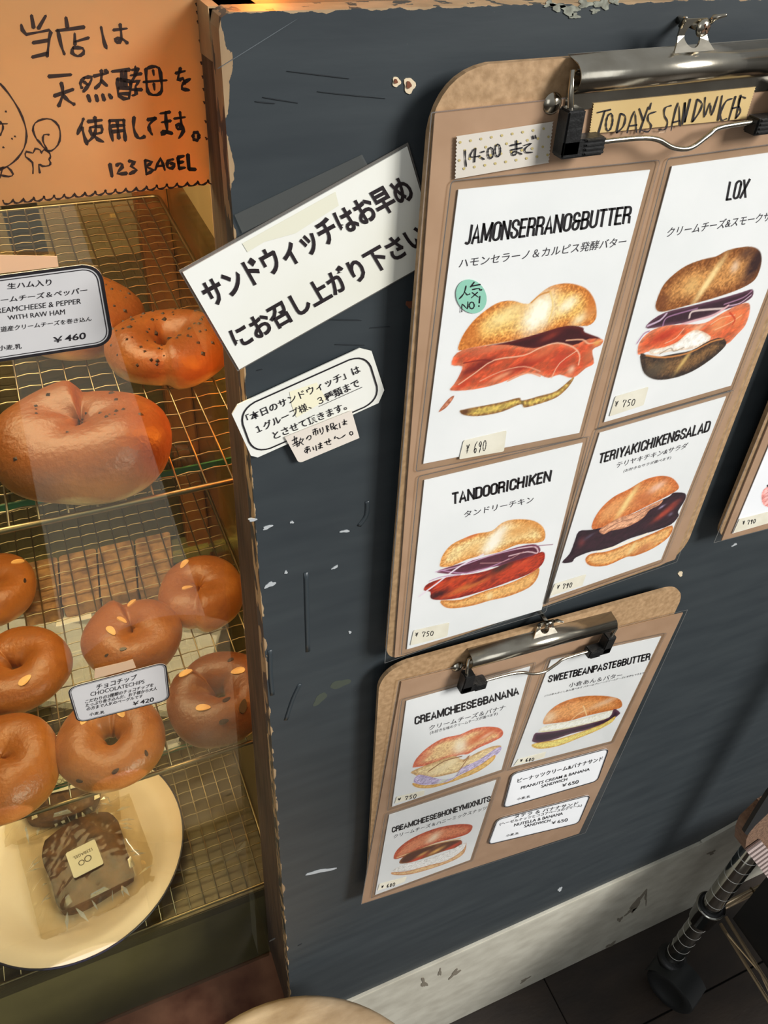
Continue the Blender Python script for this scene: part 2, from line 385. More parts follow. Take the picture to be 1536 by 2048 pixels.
def picture(z, layers, Y, parent, step=0.00042):
    """a printed photograph, sampled on a lattice in the card's own plane (x, z)"""
    def pl(p): q = PY(*Zm(z, p), Y); return (q[0], q[2])
    polys = []
    for l in layers:
        if l[0] == 'P': polys.append(np.array(smooth_line([pl(p) for p in l[1]], 3, True)))
        elif l[0] == 'S': polys.append(np.array([pl(p) for p in l[1]]))
        else: polys.append(None)
    A = np.concatenate([p for p in polys if p is not None]); mn = A.min(0) - .001; mx_ = A.max(0) + .001
    nx = int((mx_[0] - mn[0]) / step) + 1; ny = int((mx_[1] - mn[1]) / step) + 1
    gx, gy = np.meshgrid(mn[0] + np.arange(nx) * step, mn[1] + np.arange(ny) * step, indexing='ij')
    col = np.tile(CW, (nx, ny, 1)); al = np.zeros((nx, ny)); mask = np.ones((nx, ny)); u = 1 / 0.0125
    cpx = Zm(z, np.mean(np.array(layers[0][1], float), 0)); scale = z[2] * .5 * (np.linalg.norm(PY(cpx[0] + 10, cpx[1], Y) - PY(*cpx, Y)) + np.linalg.norm(PY(cpx[0], cpx[1] + 10, Y) - PY(*cpx, Y))) / 10     # crop pixel -> metres
    for l, P in zip(layers, polys):
        if l[0] == 'P':
            _, _, ce, cm, wd, na, ns = l
            d = seg_dist(gx, gy, P); ins = inside(gx, gy, P); sd = np.where(ins, d, -d)
            mask = np.clip(sd / (step * .9) + .5, 0, 1)
            h = np.clip(sd / (wd * scale), 0, 1); h = h * h * (3 - 2 * h)
            ax_ = gx * .93 + gy * .37; ay_ = gy * .93 - gx * .37; st_x = .45 if (na >= .5 or ns in (8,)) else 1.0
            nz = (fbm(ax_ * u * ns * 1.1 * st_x + 50, ay_ * u * ns * 1.1 + 50, int(ns * 7)) - .5) * 2.4
            h2 = np.clip(h + nz * na, 0, 1)[..., None]
            c = np.array(ce, float) * (1 - h2) + np.array(cm, float) * h2
            c = c * (1 + ((nz * na * .5) + (_nz[0][np.arange(nx)[:, None] % 64, np.arange(ny)[None] % 64] - .5) * na * .22)[..., None])
            col = col * (1 - mask[..., None]) + c * mask[..., None]; al = np.maximum(al, mask)
        elif l[0] == 'B':
            _, c0, rx, ry, ang, c, st = l
            cx, cy = pl(c0); rx *= scale; ry *= scale
            dx = gx - cx; dy = gy - cy; ca, sa = math.cos(ang), math.sin(ang); a = (dx * ca + dy * sa) / rx; b = (-dx * sa + dy * ca) / ry
            k = np.exp(-(a * a + b * b) ** 1.2) * st * mask * (.75 + .5 * fbm(gx * u * 8, gy * u * 8, 2)); k = np.clip(k, 0, 1)[..., None]
            col = col * (1 - k) + np.array(c, float) * k
        else:
            _, _, wd, c = l
            d = seg_dist(gx, gy, np.array(smooth_line(P, 3)), False); k = np.clip((wd * scale * .5 - d) / (step * 1.2) + .5, 0, 1)
            al = np.maximum(al, k); k = k[..., None]; col = col * (1 - k) + np.array(c, float) * k
    keep = al > .01; kq = keep[:-1, :-1] | keep[1:, :-1] | keep[:-1, 1:] | keep[1:, 1:]
    idx = -np.ones((nx, ny), int); use = np.zeros((nx, ny), bool)
    use[:-1, :-1] |= kq; use[1:, :-1] |= kq; use[:-1, 1:] |= kq; use[1:, 1:] |= kq
    idx[use] = np.arange(use.sum()); I, J = np.nonzero(kq)
    faces = np.stack([idx[I, J], idx[I + 1, J], idx[I + 1, J + 1], idx[I, J + 1]], 1)
    vv = np.stack([gx[use], np.full(use.sum(), Y), gy[use]], 1)
    me = bpy.data.meshes.new('picture'); me.vertices.add(len(vv)); me.vertices.foreach_set('co', vv.ravel())
    me.loops.add(faces.size); me.polygons.add(len(faces)); me.loops.foreach_set('vertex_index', faces.ravel())
    me.polygons.foreach_set('loop_start', np.arange(0, faces.size, 4)); me.update(calc_edges=True)
    c = np.clip(col[use] / 255, 0, 1); c = np.where(c <= .04045, c / 12.92, ((c + .055) / 1.055) ** 2.4)
    at = me.color_attributes.new('print', 'FLOAT_COLOR', 'POINT'); at.data.foreach_set('color', np.concatenate([c, np.ones((len(c), 1))], 1).ravel().astype(np.float32))
    return part('printed_picture', me, M_PRINT, parent)

# ================================================================== STRUCTURE
PXL = 0.0719          # left edge of the painted panel
PTOP = 1.294; BB = 0.292
# floor planks
fl = tag(link('floor', box(-1.2, 2.6, -2.6, 0.9, -0.04, -0.0035), mat('floor_gap', (14, 11, 9), .9)), kind='structure')
M_FLOOR = mat('floor_board', (50, 39, 30), 0.55, rgb2=(34, 26, 21), nscale=9, stretch=(1.2, 3, 1), bump=0.2, bscale=60)
ys = [-.114 + .19 * k for k in range(-12, 6)]
for i, y in enumerate(ys[:-1]):
    cuts = [-1.2, .468, 2.6] if i == 12 else ([-1.2, -.35, 1.85, 2.6] if i % 2 else [-1.2, .05 + .1 * (i % 5) - .9, 1.5 + .1 * (i % 4), 2.6])
    for a, b in zip(cuts[:-1], cuts[1:]): part('floor_board', box(a + .0008, b - .0008, y + .0012, ys[i + 1] - .0012, -.02, 0, .0008), M_FLOOR, fl)
# painted panel (counter front)
def panel_mat():
    m = bpy.data.materials.new('slate_paint'); m.use_nodes = True; n = m.node_tree.nodes; L = m.node_tree.links; b = n['Principled BSDF']
    t = n.new('ShaderNodeTexCoord'); s = n.new('ShaderNodeSeparateXYZ'); L.new(t.outputs['Object'], s.inputs[0])
    def noise(sc, st=(1, 1, 1), det=6):
        mp = n.new('ShaderNodeMapping'); mp.inputs['Scale'].default_value = st; z = n.new('ShaderNodeTexNoise'); z.inputs['Scale'].default_value = sc; z.inputs['Detail'].default_value = det
        L.new(t.outputs['Object'], mp.inputs[0]); L.new(mp.outputs[0], z.inputs['Vector']); return z.outputs['Fac']
    def math_(op, a, c, cl=False):
        q = n.new('ShaderNodeMath'); q.operation = op; q.use_clamp = cl
        for i, v in enumerate((a, c)):
            if isinstance(v, (int, float)): q.inputs[i].default_value = v
            else: L.new(v, q.inputs[i])
        return q.outputs[0]
    def mixc(f, a, c):
        q = n.new('ShaderNodeMix'); q.data_type = 'RGBA'
        L.new(f, q.inputs[0])
        for i, v in ((6, a), (7, c)):
            if isinstance(v, tuple): q.inputs[i].default_value = (*lin(v), 1)
            else: L.new(v, q.inputs[i])
        return q.outputs[2]
    streak = noise(22, (.6, 1, 3)); r = n.new('ShaderNodeValToRGB'); L.new(streak, r.inputs[0])
    r.color_ramp.elements[0].position = .3; r.color_ramp.elements[1].position = .7
    r.color_ramp.elements[0].color = (*lin((46, 52, 56)), 1); r.color_ramp.elements[1].color = (*lin((56, 62, 65)), 1)
    fine = noise(900, (1, 1, 1), 2); sp = math_('GREATER_THAN', fine, .80)
    c = mixc(sp, r.outputs[0], (150, 155, 150))
    dust = noise(6); ds = math_('MULTIPLY', math_('SUBTRACT', dust, .55, True), .8, True)
    c = mixc(ds, c, (72, 76, 77))
    nj = noise(140, (1, 1, .35), 8); dx = math_('SUBTRACT', s.outputs['X'], PXL); thr = math_('MULTIPLY', math_('SUBTRACT', nj, .50), .012)
    high = math_('MULTIPLY', math_('SUBTRACT', s.outputs['Z'], 1.23, True), .028, True)
    e1 = math_('LESS_THAN', dx, math_('ADD', thr, high))
    dz = math_('SUBTRACT', PTOP, s.outputs['Z']); e2 = math_('LESS_THAN', dz, math_('ADD', math_('MULTIPLY', thr, .35), .0004))
    e = math_('MAXIMUM', e1, e2)
    wood = noise(60, (1, 1, .2)); wr = n.new('ShaderNodeValToRGB'); L.new(wood, wr.inputs[0])
    wr.color_ramp.elements[0].color = (*lin((92, 66, 42)), 1); wr.color_ramp.elements[1].color = (*lin((205, 175, 135)), 1)
    c = mixc(e, c, wr.outputs[0]); L.new(c, b.inputs['Base Color'])
    b.inputs['Roughness'].default_value = .5; b.inputs['Specular IOR Level'].default_value = .4
    bp = n.new('ShaderNodeBump'); bp.inputs['Strength'].default_value = .25; bp.inputs['Distance'].default_value = .001
    hh = math_('SUBTRACT', streak, math_('MULTIPLY', e, .8)); L.new(hh, bp.inputs['Height']); L.new(bp.outputs[0], b.inputs['Normal']); return m
M_PANEL = panel_mat()
panel = thing('counter_panel', 'dark slate painted wooden counter panel with chipped paint edges beside the glass case', 'panel', (PXL, 0, BB))
top_y = .05
pf = [(PXL, 0, BB), (1.9, 0, BB), (1.9, 0, PTOP), (PXL + .004, 0, PTOP), (PXL + .001, 0, PTOP - .0015), (PXL, 0, PTOP - .005)]
part('painted_board', prism(pf, (0, .012, 0)), M_PANEL, panel)
sidew = mat('side_wood', (84, 62, 44), .7, rgb2=(52, 38, 27), nscale=60, stretch=(3, 3, .25), bump=.3)
e = .012
sv = [(PXL, e, BB), (PXL, GY(BB) + .002, BB), (PXL, GY(1.225) + .001, 1.225), (PXL, GY(PTOP) + .017, PTOP - .001), (PXL, e, PTOP - .001)]
part('edge_strip', prism(sv, (.018, 0, 0)), sidew, panel)
part('worn_corner', prism([(PXL - .0003, e, PTOP - .017), (PXL - .0003, GY(PTOP) + .016, PTOP - .019), (PXL - .0003, GY(PTOP) + .017, PTOP - .0005), (PXL - .0003, e, PTOP - .0005)], (.004, 0, 0)), mat('worn_wood_edge', (176, 144, 102), .6, rgb2=(128, 98, 64), nscale=40, bump=.3), panel)
part('top_rail', prism([(PXL, e, PTOP - .001), (1.9, e, PTOP - .001), (1.9, .30, PTOP - .001), (PXL, .30, PTOP - .001)], (0, 0, -.014)),
     mat('worn_wood', (142, 118, 88), .6, rgb2=(96, 76, 54), nscale=30, stretch=(.3, 2, 1), bump=.3), panel)
# small marks on the panel: old screw holes, chips, chalk
hole = mat('bare_chip', (214, 196, 166), .8); rust = mat('rust_core', (112, 62, 38), .8); chalk = mat('chalk', (176, 180, 182), .9)
olive = mat('paint_smear', (66, 72, 62), .6)
def blob(name, px, py, rx, ry, m, parent, Y=-.0004, n=20, jag=.14, rot=0.):
    P = []
    for k in range(n):
        a = 2 * PI * k / n; j = 1 + jag * (math.sin(k * .95 + px) + .6 * math.sin(k * 1.6 + py)) ; x = rx * j * math.cos(a); y = ry * j * math.sin(a)
        P.append(PY(px + x * math.cos(rot) - y * math.sin(rot), py + x * math.sin(rot) + y * math.cos(rot), Y))
    return part(name, prism(P, (0, .0006, 0)), m, parent)
for px, py, rx, ry in [(793, 164, 8, 10), (819, 171, 11, 16)]:
    h = blob('screw_hole', px, py, rx, ry, hole, panel); blob('hole_core', px - 1, py - 1, rx * .45, ry * .45, rust, panel, -.0008)
blob('screw_hole', 1361, 1148, 4.5, 5, hole, panel); blob('rust_spot', 820, 609, 8, 7, rust, panel)
for px, py, rx, ry, rot in [(641, 1743, 31, 2.6, -.2), (505, 1040, 8, 3, 0), (535, 1055, 10, 3, -.4), (690, 1063, 10, 2, -.1), (670, 1135, 7, 2, -.5), (540, 1170, 12, 4, -.4),
                            (572, 1145, 3, 3, 0), (700, 1265, 2.5, 2.5, 0), (584, 1045, 4, 2, 0), (1380, 855, 6, 1.5, -.4), (1469, 1090, 6, 1.5, -.5), (1120, 1779, 5, 3, -.8)]:
    blob('paint_chip', px, py, rx, ry, chalk, panel, jag=.2, rot=rot)
for cx, cy, s_ in [(1115, 14, 1), (1140, 20, 1.3), (1170, 8, 1), (1205, 8, 1.2), (1150, 32, .7), (1100, 8, .8), (1190, 22, .6), (1230, 3, .7)]:
    blob('paint_chip', cx, cy, 13 * s_, 8 * s_, mat('old_paint', (150, 152, 138), .8, rgb2=(98, 98, 86), nscale=400), panel, jag=.32)
blob('chalk_line', 515, 88, 95, .7, mat('faint_chalk', (92, 98, 102), .9), panel, jag=.0, rot=-.56)
blob('tape_residue', 640, 1398, 18, 7, olive, panel, Y=-.0001, jag=.12, rot=-.8); blob('tape_residue', 680, 1368, 22, 7, olive, panel, Y=-.0001, jag=.12, rot=-.3)
ridge = mat('paint_ridge', (50, 57, 61), .35)
for p in [[(612, 1145), (614, 1225), (616, 1303)], [(600, 1368), (585, 1400), (572, 1440)], [(540, 1300), (541, 1350), (545, 1390)], [(735, 1002), (733, 1030), (718, 1052)]]:
    V, Fc = tube([PY(a, b, -.0001) for a, b in smooth_line(p, 4)], .0016, 6)
    V = [(v[0], v[1] * .35, v[2]) for v in V]
    part('paint_ridge', mesh(V, Fc, True), ridge, panel)
for px, py, L_, r_ in [(560, 470, 60, -.02), (640, 150, 120, .12), (700, 190, 130, .1), (560, 200, 70, .16), (690, 640, 70, .02), (760, 655, 40, -.05), (530, 205, 40, .1), (700, 690, 60, .03), (520, 740, 12, -.2), (545, 1880, 14, -.5), (600, 1890, 10, -.5), (690, 560, 60, .05)]:
    blob('brush_scratch', px, py, L_ * .5, .8, mat('scratch_dark', (30, 35, 39), .6), panel, jag=.1, rot=r_)
# baseboard
part_bb = tag(link('baseboard_front', box(PXL, 1.9, -.004, .03, 0.0, BB - .0005, .0012),
              mat('baseboard_paint', (196, 192, 177), .55, rgb2=(176, 171, 156), nscale=26, stretch=(1.2, 1, 1.5), bump=.15, bscale=40)), kind='structure')
part('raised_end', prism([PY(*p, -.0042) for p in [(1405, 1686), (1452, 1660), (1484, 1642), (1508, 1622), (1545, 1590), (1700, 1480), (1700, 1560)]], (0, .008, 0)), MATS['baseboard_paint'], part_bb)
smud = mat('scuff', (120, 112, 98), .8)
for px, py, rx, ry, rot in [(880, 1945, 3, 6, .2), (848, 1966, 5, 9, -.3), (1275, 1805, 5, 22, .6), (1262, 1822, 12, 3, -.6), (1292, 1796, 2, 12, 0), (1222, 1890, 10, 3, -.5), (910, 1947, 12, 4, -.7), (1240, 1839, 6, 3, -.5), (1423, 1706, 7, 3, -.4), (1050, 1960, 10, 2, -.6)]:
    blob('scuff_mark', px, py, rx, ry, smud, part_bb, Y=-.0045, jag=.4, rot=rot)
# back wall of shop far behind the case (seen only past the glass)
tag(link('wall_back', box(-1.2, 2.6, .9, .95, 0, 2.2), mat('plaster_beige', (150, 138, 112), .9)), kind='structure')

# ================================================================== DISPLAY CASE
CX0, CX1 = -.46, .128
case = thing('bagel_display_case', 'glass fronted wooden display case with warm lit shelves left of the slate panel', 'display case', (CX0, .095, 0))
zg0, zg1 = .255, 1.34
part('front_glass', prism([(CX0, GY(zg0), zg0), (PXL - .0005, GY(zg0), zg0), (PXL - .0005, GY(zg1), zg1), (CX0, GY(zg1), zg1)], (0, .0005, 0)), M_GLASS, case)
m_back = mat('case_back', (166, 146, 112), .4, rgb2=(152, 132, 100), nscale=5, spec=.5)
m_steel = mat('brushed_olive_steel', (98, 86, 60), .38, .35, rgb2=(80, 70, 50), nscale=8, stretch=(1, 1, 4), bump=.1)
m_brass = mat('warm_steel_wall', (186, 160, 98), .2, .85, rgb2=(150, 124, 70), nscale=6, bump=.12, bscale=12)
part('back_panel', box(CX0, CX1, .515, .53, .25, .99), m_steel, case)
part('back_door', box(.012, CX1, .515, .53, .99, 1.34), m_back, case)
part('back_door', box(CX0, -.02, .515, .53, .99, 1.34), m_back, case)
part('door_gap', box(-.0195, .0115, .522, .53, .99, 1.34), mat('gap_dark', (52, 46, 36), .6), case)
part('corner_post', box(.098, CX1 - .0005, .490, .5145, .25, 1.34, .002), mat('orange_wood', (168, 104, 50), .5, rgb2=(130, 74, 34), nscale=20, stretch=(3, 3, .3)), case)
part('side_panel', box(CX1, CX1 + .012, .052, .53, 0.02, 1.34), m_brass, case)
mm = mat('beige_moulding', (176, 150, 104), .4, rgb2=(150, 124, 84), nscale=8)
part('side_moulding', box(CX1 - .006, CX1, .10, .49, 1.10, 1.34, .002), mm, case)
part('side_moulding', box(CX1 - .006, CX1, .10, .13, .50, 1.0999, .002), mm, case)
part('side_panel', box(CX0 - .012, CX0, .10, .53, 0.02, 1.34), m_brass, case)
part('case_top', box(CX0 - .012, CX1 + .012, .03, .53, 1.3405, 1.36), sidew, case)
part('back_rail', box(CX0, CX1, .485, .5145, .575, .597, .004), mat('bright_rail', (214, 206, 150), .2, .7), case)
for z, y0 in [(1.040, .088), (.746, .098)]:
    sh = part('glass_shelf', box(CX0, CX1 - .0065, y0 + .001, .484, z, z + .0045), clear_mat('shelf_glass_%d' % (z * 100), (240, 242, 234), 1.0, 0.0, 1.5), case)
    part('glass_edge', box(CX0, CX1 - .0065, y0 - .0005, y0 + .0008, z, z + .0045), mat('green_glass_edge', (52, 104, 66), .2), sh)
part('bottom_shelf', box(CX0, CX1, .0872, .5145, .440, .4585, .001), m_steel, case)
part('front_apron', box(CX0, CX1, .098, .108, .255, .4395), mat('olive_apron', (128, 114, 78), .5, rgb2=(104, 92, 62), nscale=9, bump=.1), case)
part('base_board', box(CX0, CX1, .097, .112, .0, .2545), mat('red_brown_wood', (160, 112, 84), .5, rgb2=(104, 62, 44), nscale=14, stretch=(1.5, 1, .6), bump=.1), case)
m_lamp = mat('lamp_tube', (255, 200, 110), .4, emit=(255, 140, 44), estr=34.0)
lamp = part('corner_lamp', tubem([(.106, .066, 1.33), (.106, .078, 1.075)], .0060, 10), m_lamp, case)
part('corner_lamp', tubem([(.112, .088, .93), (.112, .1, .80)], .0035, 8), mat('lamp_tube_low', (255, 200, 110), .4, emit=(255, 180, 84), estr=12.0), case)
part('corner_lamp', tubem([(.112, .105, .66), (.112, .117, .50)], .0035, 8), mat('lamp_tube_low', (255, 200, 110)), case)

# wire racks
def rack(z, y0, x1, y1, label):
    x0 = -.40; t = thing('wire_rack', label, 'cooling rack', (x0, y0, z), 'wire cooling racks in the display case')
    P = roundq([(x0, y0, z), (x1, y0, z), (x1, y1, z), (x0, y1, z)], .008, 4)
    part('rack_frame', mesh(*tube(P, .0018, 8, True), True), M_WIRE, t)
    pit = .0148; nx_ = int((x1 - x0) / pit); ny_ = int((y1 - y0) / pit)
    # crimped cross wire (runs along x)
    W = [(x0 + (x1 - x0) * k / (nx_ * 2), 0, (.0005 if k % 2 else -.0005)) for k in range(nx_ * 2 + 1)]
    mx = mesh(*tube(W, .00065, 4), True); mx.materials.append(M_WIRE)
    my = mesh(*tube([(0, y0, 0), (0, (y0 + y1) / 2, 0), (0, y1, 0)], .0007, 5), True); my.materials.append(M_WIRE)
    for k in range(1, ny_):
        o = bpy.data.objects.new('cross_wire', mx); COL.objects.link(o); o.parent = t; o.matrix_parent_inverse = Matrix.Translation(t.location).inverted()
        o.location = (0, y0 + (y1 - y0) * k / ny_, z)
    for k in range(1, nx_):
        o = bpy.data.objects.new('long_wire', my); COL.objects.link(o); o.parent = t; o.matrix_parent_inverse = Matrix.Translation(t.location).inverted()
        o.location = (x0 + (x1 - x0) * k / nx_, 0, z)
    return t
R1, R2, R3 = 1.056, .773, .466
rack(R1, .0525, .1185, .484, 'top wire rack in the case, under the three peppered bagels')
rack(R2, .0665, .1135, .480, 'middle wire rack in the case, under the almond topped bagels')
rack(R3, .0895, .086, .480, 'bottom wire rack in the case, under the white plate')

# bagels
def bagel_mat(name, top, mid, low):
    m = bpy.data.materials.new(name); m.use_nodes = True; n = m.node_tree.nodes; L = m.node_tree.links; b = n['Principled BSDF']
    t = n.new('ShaderNodeTexCoord'); s = n.new('ShaderNodeSeparateXYZ'); L.new(t.outputs['Object'], s.inputs[0])
    z = n.new('ShaderNodeTexNoise'); z.inputs['Scale'].default_value = 45; z.inputs['Detail'].default_value = 7; L.new(t.outputs['Object'], z.inputs['Vector'])
    a = n.new('ShaderNodeMapRange'); a.inputs[1].default_value = .002; a.inputs[2].default_value = .03; L.new(s.outputs['Z'], a.inputs[0])
    ad = n.new('ShaderNodeMath'); ad.operation = 'MULTIPLY_ADD'; ad.inputs[1].default_value = .9; L.new(z.outputs['Fac'], ad.inputs[0]); 
    sb = n.new('ShaderNodeMath'); sb.operation = 'SUBTRACT'; sb.inputs[1].default_value = .45; L.new(a.outputs[0], sb.inputs[0]); L.new(sb.outputs[0], ad.inputs[2])
    r = n.new('ShaderNodeValToRGB'); L.new(ad.outputs[0], r.inputs[0]); e_ = r.color_ramp.elements
    e_[0].position = .05; e_[0].color = (*lin(low), 1); e_[1].position = .95; e_[1].color = (*lin(top), 1)
    q = r.color_ramp.elements.new(.4); q.color = (*lin(mid), 1)
    L.new(r.outputs[0], b.inputs['Base Color']); b.inputs['Roughness'].default_value = .40; b.inputs['Specular IOR Level'].default_value = .5
    b.inputs['Subsurface Weight'].default_value = .06; b.inputs['Subsurface Radius'].default_value = (.006, .003, .001); b.inputs['Subsurface Scale'].default_value = 1
    f2 = n.new('ShaderNodeTexNoise'); f2.inputs['Scale'].default_value = 300; f2.inputs['Detail'].default_value = 3; L.new(t.outputs['Object'], f2.inputs['Vector'])
    bp = n.new('ShaderNodeBump'); bp.inputs['Strength'].default_value = .45; bp.inputs['Distance'].default_value = .0012; L.new(f2.outputs['Fac'], bp.inputs['Height']); L.new(bp.outputs[0], b.inputs['Normal'])
    return m
MB_P = bagel_mat('pepper_bagel_crust', (118, 66, 26), (158, 98, 44), (230, 194, 130))
MB_A = bagel_mat('glossy_bagel_crust', (142, 80, 28), (180, 112, 46), (228, 188, 118))
MB_C = bagel_mat('chocolate_bagel_crust', (112, 60, 28), (146, 86, 42), (206, 160, 104))
M_PEP = mat('pepper', (40, 26, 20), .6); M_ALM = mat('almond', (226, 178, 112), .5, rgb2=(206, 150, 84), nscale=60); M_CHOC = mat('choc', (44, 22, 16), .4)
def bagel(px, py, base, rad, rtube, seam, label, m, group, toppings, seed, sx_=1., sy_=1., rot=0., step_=.30, hole=1.):
    zc = base + rtube * .9; c = PZ(px, py, zc); c = np.array([c[0], c[1], base])
    rs = np.random.RandomState(seed); R0 = (rad - rtube); NU, NV = 72, 32; V = []; Fs = []
    ph = rs.rand(4) * 6.28
    def surf(u, v):
        d = (u - seam + PI) % (2 * PI) - PI                    # -pi..pi, seam at 0
        k = .5 + .5 * math.tanh(d / .10)                       # step across seam
        g = 1 + step_ * (k - .5) * math.exp(-abs(d) / .8) - .12 * math.exp(-(d / .11) ** 2)
        g += .05 * math.sin(2 * u + ph[0]) + .03 * math.sin(3 * u + ph[1])
        rt = rtube * g * (1 + .035 * math.sin(3 * v + 2 * u + ph[2]) + .02 * math.sin(5 * u - 2 * v + ph[3]))
        Rr = R0 * (1 + .04 * math.sin(2 * u + ph[3]))
        x = (Rr + rt * math.cos(v) * (1.0 if math.cos(v) > 0 else hole)) * math.cos(u) * sx_; y = (Rr + rt * math.cos(v) * (1.0 if math.cos(v) > 0 else hole)) * math.sin(u) * sy_
        z_ = rt * .92 * math.sin(v)
        lo = -.72 * rtube
        if z_ < lo: z_ = lo + (z_ - lo) * .12
        cr_, sr_ = math.cos(rot), math.sin(rot)
        return (x * cr_ - y * sr_, x * sr_ + y * cr_, z_ - lo + .12 * .2 * rtube + .0012)
    for i in range(NU):
        for j in range(NV): V.append(surf(2 * PI * i / NU, 2 * PI * j / NV))
    for i in range(NU):
        for j in range(NV):
            a = i * NV + j; b = ((i + 1) % NU) * NV + j; c2 = ((i + 1) % NU) * NV + (j + 1) % NV; d2 = i * NV + (j + 1) % NV; Fs.append([a, b, c2, d2])
    t = thing('bagel', label, 'bagel', c, group)
    o = link('crust', mesh(V, Fs, True), m, t)
    for kind, cnt in toppings:
        if kind == 'pepper':
            PV = []
            for k in range(cnt):
                u = rs.rand() * 6.28; v = rs.rand() * 2.2 + .4; p = np.array(surf(u, v)); q = np.array(surf(u, v + .1)); r2 = np.array(surf(u + .1, v)); nn = np.cross(r2 - p, q - p); nn /= np.linalg.norm(nn) + 1e-9
                s_ = .0007 + rs.rand() * .0011; a = (r2 - p) / np.linalg.norm(r2 - p); b = np.cross(nn, a); w_ = .5 + rs.rand()
                PV.append(([p + a * s_ * w_, p + b * s_, p - a * s_, p - b * s_ * w_, p + nn * s_ * .7], [[0, 1, 4], [1, 2, 4], [2, 3, 4], [3, 0, 4]]))
            po = link('pepper_flakes', mesh(*merge(*PV)), M_PEP, t); po['kind'] = 'stuff'
        else:
            for (u, v, l_, ang) in cnt:
                p = np.array(surf(u, v)); q = np.array(surf(u, v + .08)); r2 = np.array(surf(u + .05, v)); nn = np.cross(r2 - p, q - p); nn /= np.linalg.norm(nn)
                a = (r2 - p) / np.linalg.norm(r2 - p); b = np.cross(nn, a); ca, sa = math.cos(ang), math.sin(ang); A_ = a * ca + b * sa; B_ = -a * sa + b * ca
                PV = []
                for k in range(12):
                    th = 2 * PI * k / 12; lx = l_ * math.cos(th); ly = l_ * .5 * math.sin(th) * (1 - .25 * math.cos(th))
                    PV.append(p + A_ * lx + B_ * ly + nn * (.0011 - (lx / l_) ** 2 * .0006 if kind == 'almond' else .0005))
                link('almond_slice' if kind == 'almond' else 'chocolate_chip', prism(PV, -nn * .0012), M_ALM if kind == 'almond' else M_CHOC, t)
    return t
G1 = 'peppered cream cheese bagels on the top rack'; G2 = 'glossy almond and chocolate bagels on the middle rack'
bagel(168, 880, R1, .0445, .0225, 1.35, 'large peppered bagel at the front of the top rack, half under the reflection', MB_P, G1, [('pepper', 26)], 1, 1.04, 1.0, .1, .42, 1.25)
bagel(336, 692, R1, .0385, .0165, 4.2, 'peppered bagel on the top rack touching the dark wood edge', MB_P, G1, [('pepper', 70)], 2, 1.0, 1.0, .3, .25)
bagel(150, 625, R1, .0445, .0195, 2.0, 'peppered bagel behind the 460 yen label on the top rack', MB_P, G1, [('pepper', 60)], 3, 1.02, 1, 0, .3)
bagel(402, 1182, R2, .0405, .0190, 4.4, 'almond topped bagel at the back right of the middle rack', MB_A, G2, [('almond', [(1.9, 1.4, .006, .4), (3.6, 1.9, .005, 1.2)])], 4, 1, 1, 0, .3, 1.15)
bagel(268, 1272, R2, .0415, .0205, 1.7, 'almond topped bagel with a pale split above the 420 yen label', MB_A, G2, [('almond', [(1.4, 1.2, .0055, .9), (3.4, 1.7, .006, .2), (2.4, 2.0, .005, 1.3)]), ('chip', [(4.3, 1.3, .003, .2), (3.9, .9, .002, 1.)])], 5, 1, 1, 0, .45, 1.2)
bagel(438, 1392, R2, .0430, .0190, 2.2, 'chocolate chip bagel at the front right of the middle rack, against the wood edge', MB_C, G2, [('almond', [(2.4, 1.3, .006, 2.2), (.4, 1.8, .006, 1.0), (4.0, 1.6, .006, .3)]), ('chip', [(5.2, 1.2, .006, .6), (5.7, 1.0, .005, 1.6), (4.6, 1.0, .004, 0), (.9, 1.5, .003, 1.), (4.9, 1.9, .004, .3)])], 6, 1, 1, 0, .25)
bagel(222, 1480, R2, .0415, .0178, 1.2, 'almond topped ring bagel at the front centre, below the 420 yen label', MB_A, G2, [('almond', [(2.3, 1.7, .0065, .2), (.9, 1.9, .0065, 2.6)]), ('chip', [(4.7, .9, .003, .4), (4.0, .4, .003, .2), (5.4, .8, .0025, 1.)])], 7, 1.02, 1, 0, .25)
bagel(-18, 1176, R2, .0400, .0185, 3.0, 'almond bagel at the back left of the middle rack, cut by the photo edge', MB_A, G2, [('almond', [(.4, 1.1, .006, 1.4)]), ('chip', [(5.9, .9, .0025, .3)])], 8)
bagel(32, 1338, R2, .0425, .0190, 2.2, 'almond bagel at the left of the middle rack, behind the frontmost left one', MB_A, G2, [('almond', [(5.0, 1.3, .006, .3)])], 9, 1.02, 1, 0, .3)
bagel(8, 1530, R2, .0420, .0205, 4.0, 'smooth swirled bagel at the front left of the middle rack', MB_A, G2, [('chip', [(3.4, 1.2, .004, .3)])], 10, 1, 1, 0, .3, 1.2)

